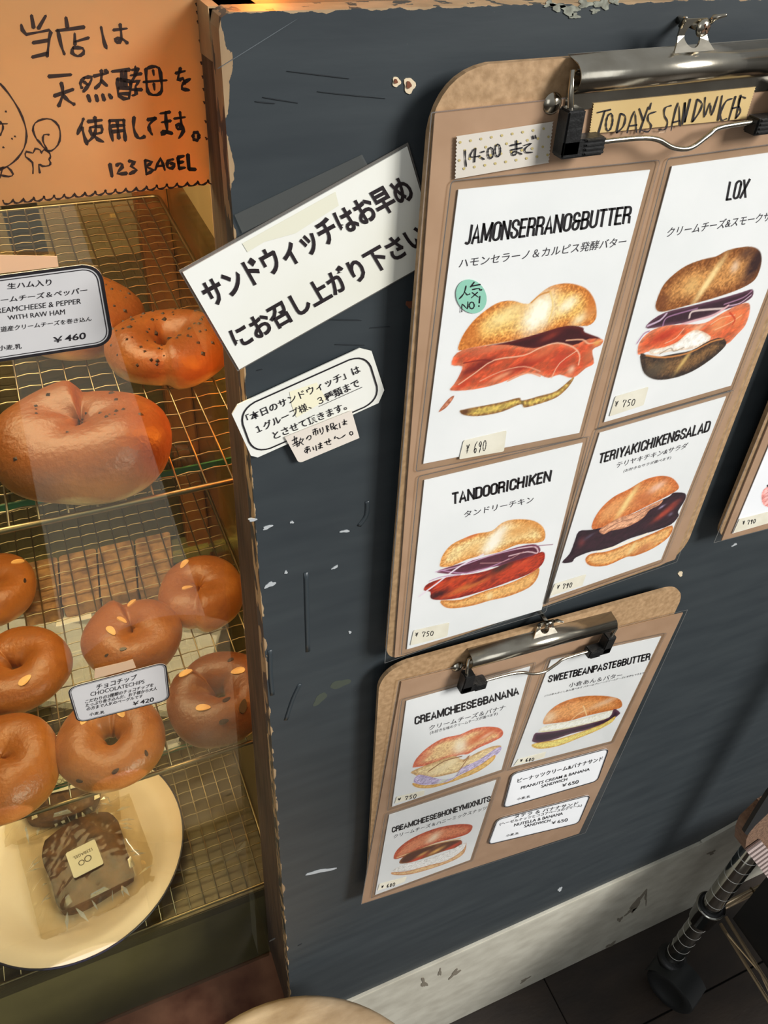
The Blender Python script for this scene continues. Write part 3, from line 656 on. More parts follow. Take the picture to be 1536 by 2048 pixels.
# plate with wrapped cakes on bottom rack
PB = R3 + .0025
pc = PZ(140, 1700, PB + .014)
plate = thing('enamel_plate', 'round cream enamel plate with a dark blue rim on the bottom rack', 'plate', (pc[0], pc[1], PB))
prof = [(0.0, .002), (.070, .002), (.084, .006), (.094, .0135), (.118, .0165), (.1195, .0158), (.118, .0150), (.094, .0118), (.084, .0040), (.070, .0), (0, .0)]
o = link('dish', mesh(*lathe(prof, 64), True), mat('cream_enamel', (238, 216, 194), .25, rgb2=(232, 208, 182), nscale=10), plate)
o = link('rim', mesh(*tube([(.1192 * math.cos(2 * PI * k / 72), .1192 * math.sin(2 * PI * k / 72), .0158) for k in range(72)], .0012, 6, True), True), mat('blue_rim', (38, 36, 52), .3), plate)
def cake(px, py, hw, hd, rot, zb, label, lab_off, lrot):
    c = PZ(px, py, zb + .02); t = thing('wrapped_cake', label, 'cake', (c[0], c[1], zb), 'brown cake slices in clear wrap')
    m = mat('brown_cake', (122, 82, 50), .55, rgb2=(70, 42, 26), nscale=75, bump=.5, bscale=120)
    bm = bmesh.new(); bmesh.ops.create_cube(bm, size=1); bmesh.ops.subdivide_edges(bm, edges=bm.edges[:], cuts=7, use_grid_fill=True)
    for v in bm.verts:
        x, y, z_ = v.co.x * 2, v.co.y * 2, v.co.z * 2
        k = (1 - .13 * (x * x * y * y)); wob = 1 + .04 * math.sin(3 * x + 5 * y + px)
        v.co = Vector((x * hw * k * wob, y * hd * k * wob, .010 + z_ * .0095 * (1 - .25 * max(x * x, y * y) ** 3)))
    me = bpy.data.meshes.new('cake'); bm.to_mesh(me); bm.free(); me.polygons.foreach_set('use_smooth', [True] * len(me.polygons))
    o = link('cake_slice', me, m, t); o.rotation_euler.z = rot
    # clear wrap: crumpled sheet above and flared sides
    rs = np.random.RandomState(int(px) + 5); n = 30; V = []; Fs = []
    for i in range(n):
        for j in range(n):
            x = (i / (n - 1) * 2 - 1) * (hw + .021); y = (j / (n - 1) * 2 - 1) * (hd + .012)
            ox = max(0, abs(x) - hw) / .021; oy = max(0, abs(y) - hd) / .012; k = min(1, max(ox, oy))
            z_ = .0216 - .0165 * k + (rs.rand() - .5) * (.0003 + .007 * k) + .0004 * math.sin(90 * x + 40 * y)
            V.append((x, y, z_))
    for i in range(n - 1):
        for j in range(n - 1): Fs.append([i * n + j, (i + 1) * n + j, (i + 1) * n + j + 1, i * n + j + 1])
    o = link('clear_wrap', mesh(V, Fs), M_CLING, t); o.rotation_euler.z = rot
    for k in range(26):
        sd = k % 4; f_ = rs.rand() * 2 - 1; ex_, ey_ = hw + .002, hd + .001
        if sd < 2: p0 = np.array([(-1 if sd else 1) * ex_, f_ * hd, .019]); dr = np.array([(-1 if sd else 1) * 1., rs.rand() - .5, -.55])
        else: p0 = np.array([f_ * hw, (-1 if sd == 3 else 1) * ey_, .019]); dr = np.array([rs.rand() - .5, (-1 if sd == 3 else 1) * 1., -.7])
        l_ = .006 + rs.rand() * .012; p1 = p0 + dr * l_ * .5 + np.array([0, 0, .0015]); p2 = p0 + dr * l_; p2[2] = max(p2[2], .006); w_ = np.cross(dr, [0, 0, 1]); w_ = w_ / np.linalg.norm(w_) * (.0004 + rs.rand() * .0016)
        fo = link('wrap_fold', mesh([p0 - w_ * .2, p0 + w_ * .2, p1 - w_ + [0, 0, .001], p1 + w_, p2], [[0, 1, 3, 2], [2, 3, 4]]), M_FOLD, t); fo.rotation_euler.z = rot
    for x_, y_, dx_, dy_ in [(-.008, -hd * .98, .020, .004), (hw * .9, -hd * .75, .006, .012), (-hw * .75, -hd * .9, .006, .010)]:
        fo = link('wrap_fold', mesh([(x_, y_, .0195), (x_ + dx_, y_ + dy_ * .2, .0185), (x_ + dx_ * .8, y_ + dy_, .0222), (x_ + dx_ * .1, y_ + dy_ * .8, .0222)], [[0, 1, 2, 3]]), M_FOLD, t); fo.rotation_euler.z = rot
    lx, ly = lab_off; s_ = .0155; q = [(lx - s_, ly - s_), (lx + s_, ly - s_), (lx + s_, ly + s_), (lx - s_, ly + s_)]
    P = roundq([(a, b, .0240) for a, b in q], .002, 3); lb = link('sticker', prism(P, (0, 0, -.0006)), mat('sticker_white', (226, 216, 192), .5), t); lb.rotation_euler.z = lrot
    # faded stamp: two rings and a row of letters, printed upside down
    V, Fs = merge(*[ (lambda R_, cx_, cy_: ([((cx_ + (R_ if k % 2 else R_ * .7) * math.cos(PI * (k // 2) / 8)), cy_ + (R_ if k % 2 else R_ * .7) * math.sin(PI * (k // 2) / 8), .0243) for k in range(32)], [[2 * k, 2 * k + 1, (2 * k + 3) % 32, (2 * k + 2) % 32] for k in range(16)]))(R_, cx_, cy_) for R_, cx_, cy_ in [(.0032, lx - .004, ly - .003), (.0038, lx + .003, ly - .002)]])
    st = link('stamp', mesh(V, Fs), mat('faded_ink', (120, 110, 96), .7), t); st.rotation_euler.z = lrot
    co, fs = text_mesh2d('123BAGEL', .02); mn = co.min(0); sc = .020 / (co.max(0)[0] - mn[0])
    V = [(lx + .010 - (a[0] - mn[0]) * sc, ly + .0075 - (a[1] - mn[1]) * sc, .0243) for a in co]
    st = link('stamp', mesh(V, fs), MATS['faded_ink'], t); st.rotation_euler.z = lrot
    return t
cake(172, 1712, .0405, .047, .12, PB + .0028, 'clear wrapped brown cake with a square sticker, at the front of the white plate', (-.002, -.004), .16)
c2 = cake(120, 1568, .040, .040, -.1, PB + .0029, 'clear wrapped brown cake at the back of the white plate, partly under the bagels', (.004, .004), -.12)
# granola slab, and a white card imitating a reflection, under the middle rack
zs = .7506
q = [PZ(*p, zs + .018) for p in [(38, 1130), (343, 1062), (352, 1168), (45, 1228)]]
sl = thing('granola_slab', 'flat brown oat slab on the glass shelf, seen through the middle rack', 'cake', tuple(q[3][:2]) + (zs,))
mslab = mat('oat_slab', (160, 120, 76), .7, rgb2=(104, 72, 46), nscale=80, bump=.6, bscale=140)
for i in range(4):
    a0, a1 = i / 4, (i + 1) / 4 - .012
    Q = [q[0] * (1 - a0) + q[1] * a0, q[0] * (1 - a1) + q[1] * a1, q[3] * (1 - a1) + q[2] * a1, q[3] * (1 - a0) + q[2] * a0]
    part('slab_piece', prism(roundq(Q, .003, 2), (0, 0, -.0178)), mslab, sl)
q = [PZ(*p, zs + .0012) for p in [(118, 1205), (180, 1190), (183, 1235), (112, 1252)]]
tg = tag(link('reflection_card', prism(q, (0, 0, -.0010)), mat('reflection_pale', (236, 234, 226), .4)), 'small white card imitating a reflection, under the middle rack, left of the split almond bagel', 'card')

# paper sign on the glass
PGf = lambda x, y: PG(x, y, -.0007)
sign = thing('kraft_sign', 'hand lettered cream paper sign taped inside the top of the case glass, glowing orange', 'sign', PG(200, 410, -.001))
mp_ = mat('translucent_paper', (196, 160, 110), .7, rgb2=(180, 142, 94), nscale=14, trans=.45)
q = [PG(*p, -.0004) for p in [(-230, 436), (419, 368), (405, -90), (-260, -60)]]
part('paper_sheet', prism(q, tuple(GN * .0002)), mp_, sign)
OS = [[(215, 105), (230, 190)], [(312, 108), (262, 195)], [(145, 170), (180, 235), (335, 205), (337, 260), (322, 385)], [(225, 292), (330, 275)], [(220, 390), (325, 365)],
 [(450, 120), (460, 185)], [(385, 210), (575, 185)], [(395, 205), (415, 300), (440, 370)], [(510, 230), (512, 305)], [(512, 285), (605, 258)], [(500, 322), (492, 360), (530, 383), (568, 365), (565, 330), (500, 325)],
 [(690, 185), (712, 290), (728, 330)], [(775, 205), (865, 195)], [(820, 165), (830, 270), (800, 290), (785, 270), (830, 262), (870, 295)],
 [(332, 522), (485, 510)], [(370, 655), (500, 610)], [(418, 565), (430, 640), (400, 725)], [(430, 650), (470, 690), (508, 713)],
 [(575, 530), (548, 570), (560, 600)], [(575, 530), (625, 527), (612, 570), (570, 625)], [(575, 560), (600, 578)], [(640, 520), (730, 500)], [(692, 480), (690, 560), (650, 603)], [(690, 550), (730, 585)], [(718, 480), (736, 496)],
 [(600, 650), (614, 692)], [(655, 650), (666, 690)], [(700, 645), (712, 685)], [(745, 645), (762, 670)],
 [(765, 488), (885, 475)], [(800, 540), (806, 600), (812, 655), (880, 672), (893, 560)], [(800, 540), (893, 556)], [(832, 488), (832, 590)], [(858, 485), (858, 590)], [(808, 602), (886, 602)], [(812, 640), (880, 640)],
 [(900, 478), (945, 472)], [(924, 455), (922, 520)], [(893, 515), (965, 503)], [(948, 470), (890, 575)], [(908, 560), (950, 553), (925, 590), (930, 640), (905, 652)], [(900, 612), (968, 612)],
 [(1000, 470), (1040, 455), (1085, 465), (1100, 540), (1104, 620), (1070, 648), (1020, 640), (1002, 590), (996, 470)], [(980, 560), (1137, 548)], [(1045, 480), (1050, 512)], [(1050, 572), (1055, 612)],
 [(1200, 500), (1262, 485)], [(1232, 465), (1213, 548), (1248, 535), (1262, 572)], [(1297, 540), (1252, 568), (1243, 605), (1290, 615)],
 [(570, 810), (552, 860), (530, 915)], [(560, 870), (575, 930), (595, 985)], [(600, 830), (695, 820)], [(647, 800), (655, 870), (640, 930), (600, 968)], [(615, 870), (625, 915), (695, 905)], [(615, 870), (692, 862), (695, 905)], [(640, 920), (665, 950), (705, 968)],
 [(748, 825), (752, 880), (770, 960)], [(745, 825), (845, 818)], [(845, 818), (850, 900), (856, 960)], [(762, 860), (850, 855)], [(765, 900), (850, 890)], [(800, 825), (805, 880), (812, 945)],
 [(915, 800), (912, 870), (930, 925), (955, 945), (988, 932)], [(1008, 818), (1062, 805)], [(1062, 805), (1020, 850), (1020, 885), (1038, 918)],
 [(1095, 775), (1160, 765)], [(1105, 835), (1165, 825)], [(1130, 765), (1135, 840), (1140, 900), (1105, 915), (1110, 893), (1175, 912)],
 [(1190, 810), (1262, 800)], [(1228, 765), (1238, 860), (1215, 882), (1205, 858), (1240, 848), (1252, 895), (1222, 942)], ell(1338, 930, 20, 28),
 [(750, 1120), (765, 1205)], [(795, 1130), (822, 1115), (835, 1140), (800, 1185), (865, 1183)], [(880, 1100), (922, 1105), (895, 1135), (932, 1160), (885, 1187)],
 [(990, 1095), (1000, 1190)], [(990, 1095), (1035, 1105), (1003, 1140), (1045, 1160), (1000, 1190)], [(1060, 1160), (1095, 1085), (1125, 1160)], [(1070, 1135), (1120, 1130)],
 [(1182, 1088), (1148, 1098), (1143, 1140), (1175, 1148), (1192, 1118), (1165, 1116)], [(1215, 1075), (1222, 1150)], [(1222, 1150), (1262, 1145)], [(1215, 1075), (1255, 1065)], [(1218, 1110), (1250, 1105)], [(1282, 1055), (1290, 1155)], [(1290, 1155), (1335, 1157)]]
strokes('marker_writing', OS, ZO, PGf, 7.6, mat('marker_brown_black', (46, 26, 16), .6), sign, 2)
OD = [[(0, 570), (60, 640), (130, 750), (170, 850), (182, 930), (165, 1010), (120, 1080), (60, 1130), (0, 1160)],
      [(250, 950), (225, 890), (240, 840), (290, 815), (350, 815), (400, 860), (412, 930), (395, 990), (350, 1030), (310, 1020), (270, 970), (250, 950)], [(335, 920), (300, 920), (293, 960), (310, 1000), (320, 1020)],
      [(225, 1185), (222, 1110), (175, 1070), (180, 1035), (225, 1045), (240, 1015), (275, 1025), (282, 1045), (300, 1022), (335, 1040), (345, 1070), (335, 1090), (345, 1110), (335, 1130), (290, 1135), (265, 1120), (272, 1180)],
      [(0, 1150), (50, 1140), (90, 1190), (60, 1205), (0, 1195)], [(20, 1140), (0, 1215)], [(0, 845), (50, 845)], [(80, 945), (85, 950)], [(100, 930), (106, 934)], [(20, 1005), (28, 1008)], [(38, 760), (44, 764)], [(0, 830), (18, 850), (20, 880), (8, 910), (0, 925)]]
sc_ = []
for k in range(21):
    x0 = 20 + k * 70; y0 = 1368 - k * 6.9; sc_.append([(x0, y0), (x0 + 10, y0 + 22), (x0 + 38, y0 + 24), (x0 + 62, y0 + 8), (x0 + 70, y0 - 7)])
for a, b in [(1345, 30), (1350, 85), (1355, 150), (1368, 280), (1377, 430), (1387, 525), (1393, 610), (1397, 700), (1407, 830), (1411, 945)]: sc_.append([(a - 8, b - 6), (a, b), (a - 2, b + 8)])
strokes('doodle_and_border', OD + sc_, ZO, PGf, 4.4, MATS['marker_brown_black'], sign, 2)

# price labels on the glass
def rounded_label(t, quad, proj, proj_up, rad, m_paper, b0, b1, r2=None, thick=(0, .0004, 0)):
    Q = [np.array(proj(*p)) for p in quad]
    part('label_card', prism(roundq(Q, rad), thick), m_paper, t)
    U = [np.array(proj_up(*p)) for p in quad]
    for d0, d1 in (b0, b1):
        if d1 > d0: V, Fs = inset_ring(U, d0, d1, rad); part('printed_border', mesh(V, Fs), M_INK, t)
m_lab = mat('label_paper', (206, 204, 204), .4, rgb2=(200, 198, 198), nscale=30)
PL = lambda x, y: PG(x, y, -.0012); PLu = lambda x, y: PG(x, y, -.0014)
lt = thing('price_label', 'large black bordered 460 yen bagel label stuck on the case glass', 'price label', PG(60, 700, -.001))
part('paper_tape', prism([PG(*p, -.0015) for p in [(-60, 508), (114, 512), (117, 533), (-60, 553)]], tuple(GN * .0002)), mat('masking_tape', (222, 192, 158), .7, trans=.3), lt)
rounded_label(lt, [(-165, 572), (201, 525), (229, 689), (-140, 745)], PL, PLu, .0075, m_lab, (.0, .0014), (.0020, .0024))
for s_, qd, off in [('生ハム入り', [(52, 693), (360, 667), (360, 618), (52, 652)], .01), ('クリームチーズ＆ペッパー', [(-122, 805), (610, 720), (610, 675), (-122, 765)], .01),
                    ('CREAMCHEESE & PEPPER', [(-63, 868), (567, 793), (565, 757), (-63, 830)], .0), ('WITH RAW HAM', [(58, 908), (455, 868), (452, 832), (52, 878)], .0),
                    ('北海道産クリームチーズを巻き込ん', [(-90, 1005), (640, 915), (640, 882), (-90, 965)], .008), ('￥460', [(372, 1070), (600, 1040), (600, 990), (370, 1028)], .015), ('小麦,乳', [(-10, 1125), (152, 1110), (152, 1072), (-10, 1087)], .01)]:
    lettering('lettering', s_, ZG, qd, PLu, M_INK, lt, off)
lt = thing('price_label', 'small black bordered 420 yen chocolate bagel label stuck on the case glass', 'price label', PG(240, 1440, -.001))
part('paper_tape', prism([PG(*Zm(ZH, p), -.0015) for p in [(518, 980), (520, 925), (690, 885), (728, 872), (746, 918)]], tuple(GN * .0002)), MATS['masking_tape'], lt)
rounded_label(lt, [Zm(ZH, p) for p in [(366, 1032), (912, 888), (934, 1096), (424, 1226)]], PL, PLu, .0062, m_lab, (.0, .0009), (.0014, .0017))
for s_, qd, off in [('チョコチップ', [(528, 1044), (750, 985), (752, 955), (530, 1012)], .01), ('CHOCOLATECHIPS', [(497, 1078), (793, 1005), (793, 985), (497, 1056)], .0),
                    ('こだわりの2種類のチョコチップを', [(467, 1118), (840, 1024), (845, 1003), (470, 1097)], .01), ('たっぷり巻き込んだ、お子様から大人', [(470, 1138), (862, 1042), (864, 1022), (472, 1118)], .01),
                    ('の方まで人気のベーグルです', [(475, 1158), (782, 1084), (785, 1065), (477, 1138)], .01), ('￥420', [(725, 1130), (845, 1105), (845, 1080), (730, 1108)], .014), ('小麦,乳', [(490, 1187), (573, 1172), (575, 1155), (493, 1168)], .01)]:
    lettering('lettering', s_, ZH, qd, PLu, M_INK, lt, off)

# ================================================================== NOTICES ON THE PANEL
YN = -.0022; fN = lambda x, y: PY(x, y, YN); fNu = lambda x, y: PY(x, y, YN - .0003)
nt_ = thing('paper_notice', 'large tilted white Japanese notice overlapping the panel edge, tucked behind the big clipboard', 'notice', PY(600, 500, 0))
A, B_, D_ = [PY(*Zm(ZN, p), YN) for p in [(45, 768), (1347, 40), (372, 1330)]]
C_ = B_ + (D_ - A)
part('notice_sheet', prism([A, B_, C_, D_], (0, .0006, 0)), M_PAPER, nt_)
ex = (B_ - A) / np.linalg.norm(B_ - A); ey = (D_ - A) / np.linalg.norm(D_ - A)
Q = [A - (ex + ey) * .001, B_ + (ex - ey) * .001, C_ + (ex + ey) * .001, D_ + (ey - ex) * .001]
part('laminate_film', prism([p + np.array([0, .0008, 0]) for p in Q], (0, .0003, 0)), M_FILME, nt_)
lettering('lettering', 'サンドウィッチはお早め', ZN, [(214, 985), (1404, 338), (1320, 200), (134, 840)], fNu, M_MARK, nt_, .032)
lettering('lettering', 'にお召し上がり下さい', ZN, [(372, 1230), (1478, 598), (1400, 468), (298, 1100)], fNu, M_MARK, nt_, .032)
stain = mat('tape_stain', (222, 220, 200), .6)
part('glue_stain', mesh([PY(*Zm(ZN, p), YN - .0002) for p in [(390, 600), (930, 300), (950, 380), (700, 540), (520, 590), (420, 650)]], [[0, 1, 2, 3, 4, 5]]), stain, nt_)
tp = tag(link('clear_tape', prism([PY(*Zm(ZN, p), -.0008) for p in [(345, 435), (1085, 85), (1130, 170), (390, 540)]], (0, .0003, 0)), M_TAPE), 'strip of clear tape on the slate paint above the large tilted notice', 'tape')
n2 = thing('paper_notice', 'small octagonal white notice with a rounded black border, below the large tilted notice', 'notice', PY(610, 810, 0))
part('notice_sheet', prism([PY(*Zm(ZN, p), YN) for p in [(330, 1590), (362, 1535), (1070, 1208), (1140, 1225), (1213, 1450), (1180, 1525), (480, 1840), (440, 1830)]], (0, .0006, 0)), M_PAPER, n2)
V, Fs = inset_ring([PY(*Zm(ZN, p), YN - .0003) for p in [(356, 1562), (1113, 1224), (1200, 1508), (455, 1834)]], .0, .0008, .009); part('printed_border', mesh(V, Fs), M_INK, n2)
for s_, qd in [('「本日のサンドウィッチ」は', [(425, 1638), (1080, 1347), (1062, 1303), (408, 1594)]), ('１グループ様、３種類まで', [(480, 1702), (1077, 1427), (1058, 1382), (462, 1660)]), ('とさせて頂きます。', [(580, 1738), (1000, 1562), (985, 1520), (562, 1695)])]:
    lettering('lettering', s_, ZN, qd, fNu, M_INK, n2, .012)
strokes('underline', [[(835, 1545), (1085, 1433)]], ZN, fNu, .9, M_INK, n2)
part('glue_stain', mesh([PY(*Zm(ZM, p), YN - .0002) for p in [(250, 600), (600, 480), (720, 700), (560, 800), (340, 930), (280, 780)]], [[0, 1, 2, 3, 4, 5]]), mat('yellow_stain', (234, 229, 200), .6), n2)
f3 = lambda x, y: PY(x, y, YN - .0012)
st3 = thing('handwritten_note', 'small pinkish handwritten tape note hanging off the octagonal notice', 'note', PY(650, 870, 0))
part('note_paper', prism(roundq([PY(*Zm(ZM, p), YN - .001) for p in [(190, 1180), (1045, 840), (1145, 1190), (370, 1515)]], [0, 0, 0, .002]), (0, .0003, 0)), mat('note_pink', (222, 212, 200), .6), st3)
NW = [[(285, 1225), (350, 1190)], [(312, 1168), (322, 1262)], [(290, 1275), (362, 1232)], [(335, 1180), (352, 1302)], [(300, 1295), (385, 1250)], [(395, 1188), (370, 1292)], [(380, 1215), (430, 1200), (400, 1255)], [(380, 1240), (430, 1275)],
 [(500, 1160), (468, 1205), (488, 1168), (522, 1160), (525, 1198), (500, 1215)], [(548, 1090), (605, 1070)], [(550, 1115), (612, 1092)], [(577, 1070), (592, 1155)], [(558, 1120), (562, 1150)], [(612, 1095), (615, 1140)], [(638, 1072), (650, 1120)], [(672, 1055), (685, 1105), (662, 1142)],
 [(720, 1035), (740, 1112)], [(720, 1035), (752, 1040), (735, 1070), (760, 1090)], [(775, 1010), (810, 1000), (812, 1040), (780, 1050)], [(775, 1010), (790, 1085), (820, 1060)], [(800, 1045), (840, 1080)], [(860, 1020), (825, 1050), (870, 1075)],
 [(888, 1000), (900, 1062)], [(925, 988), (985, 975)], [(950, 952), (960, 1018), (938, 1020), (945, 1005), (988, 1012)],
 [(450, 1322), (505, 1300)], [(475, 1298), (480, 1385)], [(505, 1320), (455, 1378), (448, 1345), (510, 1332), (518, 1362)], [(550, 1305), (562, 1342)], [(588, 1288), (598, 1350)], [(618, 1275), (662, 1262)], [(618, 1300), (668, 1285)], [(642, 1248), (650, 1320), (628, 1328), (635, 1312), (675, 1315)],
 [(698, 1250), (782, 1222)], [(755, 1198), (760, 1250)], [(725, 1228), (735, 1275), (782, 1268)], [(838, 1168), (825, 1200), (860, 1182), (882, 1200), (930, 1178), (965, 1148)], ell(1042, 1130, 20, 22)]
strokes('handwriting', NW, ZM, f3, 2.0, M_INK, st3, 2)

# ================================================================== CLIPBOARDS
YB = -.012
YK = YB - .0012; YC = YK - .0008; YT = YC - .0001; YF = YC - .00028; YS = YF - .00022; YST = YS - .0001
def clip(t, cx, cz, L, tilt, right_bail=True):
    """spring clip: rolled bar, flange, hanger tab, wire bail with two rubber tips (local x along the board, z up, y towards wall)"""
    ca, sa = math.cos(tilt), math.sin(tilt)
    def W(p): x, y, z = p; return (cx + x * ca - z * sa, YB + y, cz + x * sa + z * ca)
    def put(name, vf, m, par, smooth=True):
        V, Fs = vf; return part(name, mesh([W(v) for v in V], Fs, smooth), m, par)
    r = .0062
    # rolled bar: open C-section swept along x
    prof = [(-.0002, .0072), (-.0012, .0068)] + [(-r * .9 - r * math.sin(a) * .95 + .0005, .0005 + r * .92 * math.cos(a)) for a in np.linspace(.35, 2.95, 12)] + [(-.0035, -.0062)]
    prof2 = [(y + .0008 if i < 2 else (y + r) * .86 - r, (z - .0005) * .86 + .0005 if i >= 2 else z) for i, (y, z) in enumerate(prof)]
    V = []; Fs = []; n = len(prof)
    for x in (-L, L):
        for (y, z) in prof: V.append((x, y, z))
        for (y, z) in prof2: V.append((x, y, z))
    for i in range(n - 1):
        Fs.append([i, i + 1, 2 * n + i + 1, 2 * n + i]); Fs.append([n + i + 1, n + i, 3 * n + i, 3 * n + i + 1])
        Fs.append([i + 1, i, n + i, n + i + 1]); Fs.append([2 * n + i, 2 * n + i + 1, 3 * n + i + 1, 3 * n + i])
    bar = put('clip_bar', (V, Fs), M_CHROME, t)
    put('clip_flange', (lambda me: ([v.co[:] for v in me.vertices], [list(p.vertices) for p in me.polygons]))(box(-L * .985, L * .985, -.0022, -.0012, -.0125, -.0005, .0003)), M_CHROME, t, False)
    for s_ in (-1, 1):
        pr = [(0, .0022), (.0022, .0019), (.0036, .0009), (.0042, 0)]
        V = []; 
        for k in range(20):
            for rr, h in pr: a = 2 * PI * k / 20; V.append((s_ * (L + .0045) + rr * math.cos(a), -.0012 - h, -.0095 + rr * math.sin(a)))
        Fs = [[k * 4 + i, ((k + 1) % 20) * 4 + i, ((k + 1) % 20) * 4 + i + 1, k * 4 + i + 1] for k in range(20) for i in range(3)]
        put('rivet', (V, Fs), M_CHROME, t)
    # hanger tab with hole: plate rising and bending forward at the top
    outer = [(-.0110, .0050), (-.0082, .0072), (-.0070, .0115), (-.0070, .0168), (.0070, .0168), (.0070, .0115), (.0082, .0072), (.0110, .0050)]
    hc = .0112; hr = .0040; N = 24; V = []; Fs = []
    def edge(a):   # outer silhouette by ray cast from hole centre
        dx, dz = math.cos(a), math.sin(a); best = .02
        for i in range(len(outer)):
            x1, z1 = outer[i][0], outer[i][1] - hc; x2, z2 = outer[(i + 1) % len(outer)][0], outer[(i + 1) % len(outer)][1] - hc
            den = dx * (z2 - z1) - dz * (x2 - x1)
            if abs(den) < 1e-9: continue
            tt = (x1 * (z2 - z1) - z1 * (x2 - x1)) / den; uu = (x1 * dz - z1 * dx) / den
            if tt > 0 and -1e-6 <= uu <= 1 + 1e-6: best = min(best, tt)
        return best
    for th in (0, -.0008):
        for k in range(N):
            a = 2 * PI * k / N; e_ = edge(a)
            for rr in (hr, e_):
                z_ = hc + rr * math.sin(a); V.append((rr * math.cos(a), th - .0012 - max(0, .0105 - z_) * .8, z_))
    for k in range(N):
        j = (k + 1) % N; a, b, c_, d_ = 2 * k, 2 * k + 1, 2 * j + 1, 2 * j; o_ = 2 * N
        Fs += [[a, b, c_, d_], [a + o_, d_ + o_, c_ + o_, b + o_], [b, b + o_, c_ + o_, c_], [a, d_, d_ + o_, a + o_]]
    tab = put('hanger_tab', (V, Fs), M_CHROME, t, False)
    for s_ in (-1, 1):      # curled ears at the top of the tab
        put('tab_ear', tube([(s_ * .0066, -.0015, .0145), (s_ * .0074, -.0035, .0172), (s_ * .0098, -.0070, .0186)], [.0011, .0012, .0006], 6), M_CHROME, t)
    # wire bail
    y1 = -.0085
    Lb = L - .001
    for s_ in (-1, 1):
        put('bail_leg', tube([(s_ * (L - .004), -.0055, .002), (s_ * (L + .0012), -.0062, .0025), (s_ * (L + .0022), -.0085, -.003), (s_ * (L + .001), y1, -.0095), (s_ * (L), y1 + .001, -.018)], .0013, 8), M_CHROME, t)
    P = [(-Lb, y1, -.0235), (-L * .45, y1, -.0235), (-L * .22, y1 - .001, -.0245), (-L * .05, y1 - .002, -.0285), (L * .12, y1 - .002, -.0295), (L * .28, y1 - .001, -.0255), (L * .42, y1, -.0230), (Lb, y1, -.0225)]
    put('wire_bail', tube(smooth_line(P, 4), .0011, 8), M_CHROME, t)
    for s_ in (-1, 1):
        rb = []
        def bx(x0, x1, y0, y1_, z0, z1):
            m_ = box(min(x0, x1), max(x0, x1), y0, y1_, z0, z1, .0007); rb.append(([v.co[:] for v in m_.vertices], [list(p.vertices) for p in m_.polygons]))
        bx(s_ * (L - .0045), s_ * (L + .0035), -.0118, -.0042, -.0265, -.0095)
        bx(s_ * (L - .0165), s_ * (L + .0035), -.0118, -.0042, -.0275, -.0205)
        for k in range(4): bx(s_ * (L - .0160), s_ * (L - .0062), -.0128, -.0110, -.0265 + k * .0017, -.0256 + k * .0017)
        put('rubber_tip', merge(*rb), M_RUBBER, t, False)
    return W
def clipboard(quad, rads, label, loc):
    t = thing('clipboard', label, 'clipboard', loc)
    P = roundq([PY(*p, YB) for p in quad], rads, 8); part('board', prism(P, (0, .003, 0)), [M_HARDB], t)
    return t
def screw(p, label):
    t = thing('wall_screw', label, 'screw', p); x, y, z = p
    V = []; pr = [(0.0, -.0019), (.0018, -.0017), (.0030, -.0009), (.0034, 0), (.0018, .0)]
    V, Fs = lathe([(r_, -h) for r_, h in pr], 20); V = [(x + a, y - c, z + b) for a, b, c in V]; part('screw_head', mesh(V, Fs, True), M_CHROME, t)
    rt = .6
    for k in (0, 1):
        a = rt + k * PI / 2; dx, dz = math.cos(a) * .0019, math.sin(a) * .0019; nx_, nz_ = -math.sin(a) * .0004, math.cos(a) * .0004
        part('cross_slot', prism([(x + dx + nx_, y - .0020, z + dz + nz_), (x - dx + nx_, y - .0020, z - dz + nz_), (x - dx - nx_, y - .0020, z - dz - nz_), (x + dx - nx_, y - .0020, z + dz - nz_)], (0, .0004, 0)), mat('slot_dark', (90, 60, 36), .6), t)
    V, Fs = tube([(x, y, z), (x, .004, z)], .0016, 8); part('shank', mesh(V, Fs, True), M_CHROME, t)
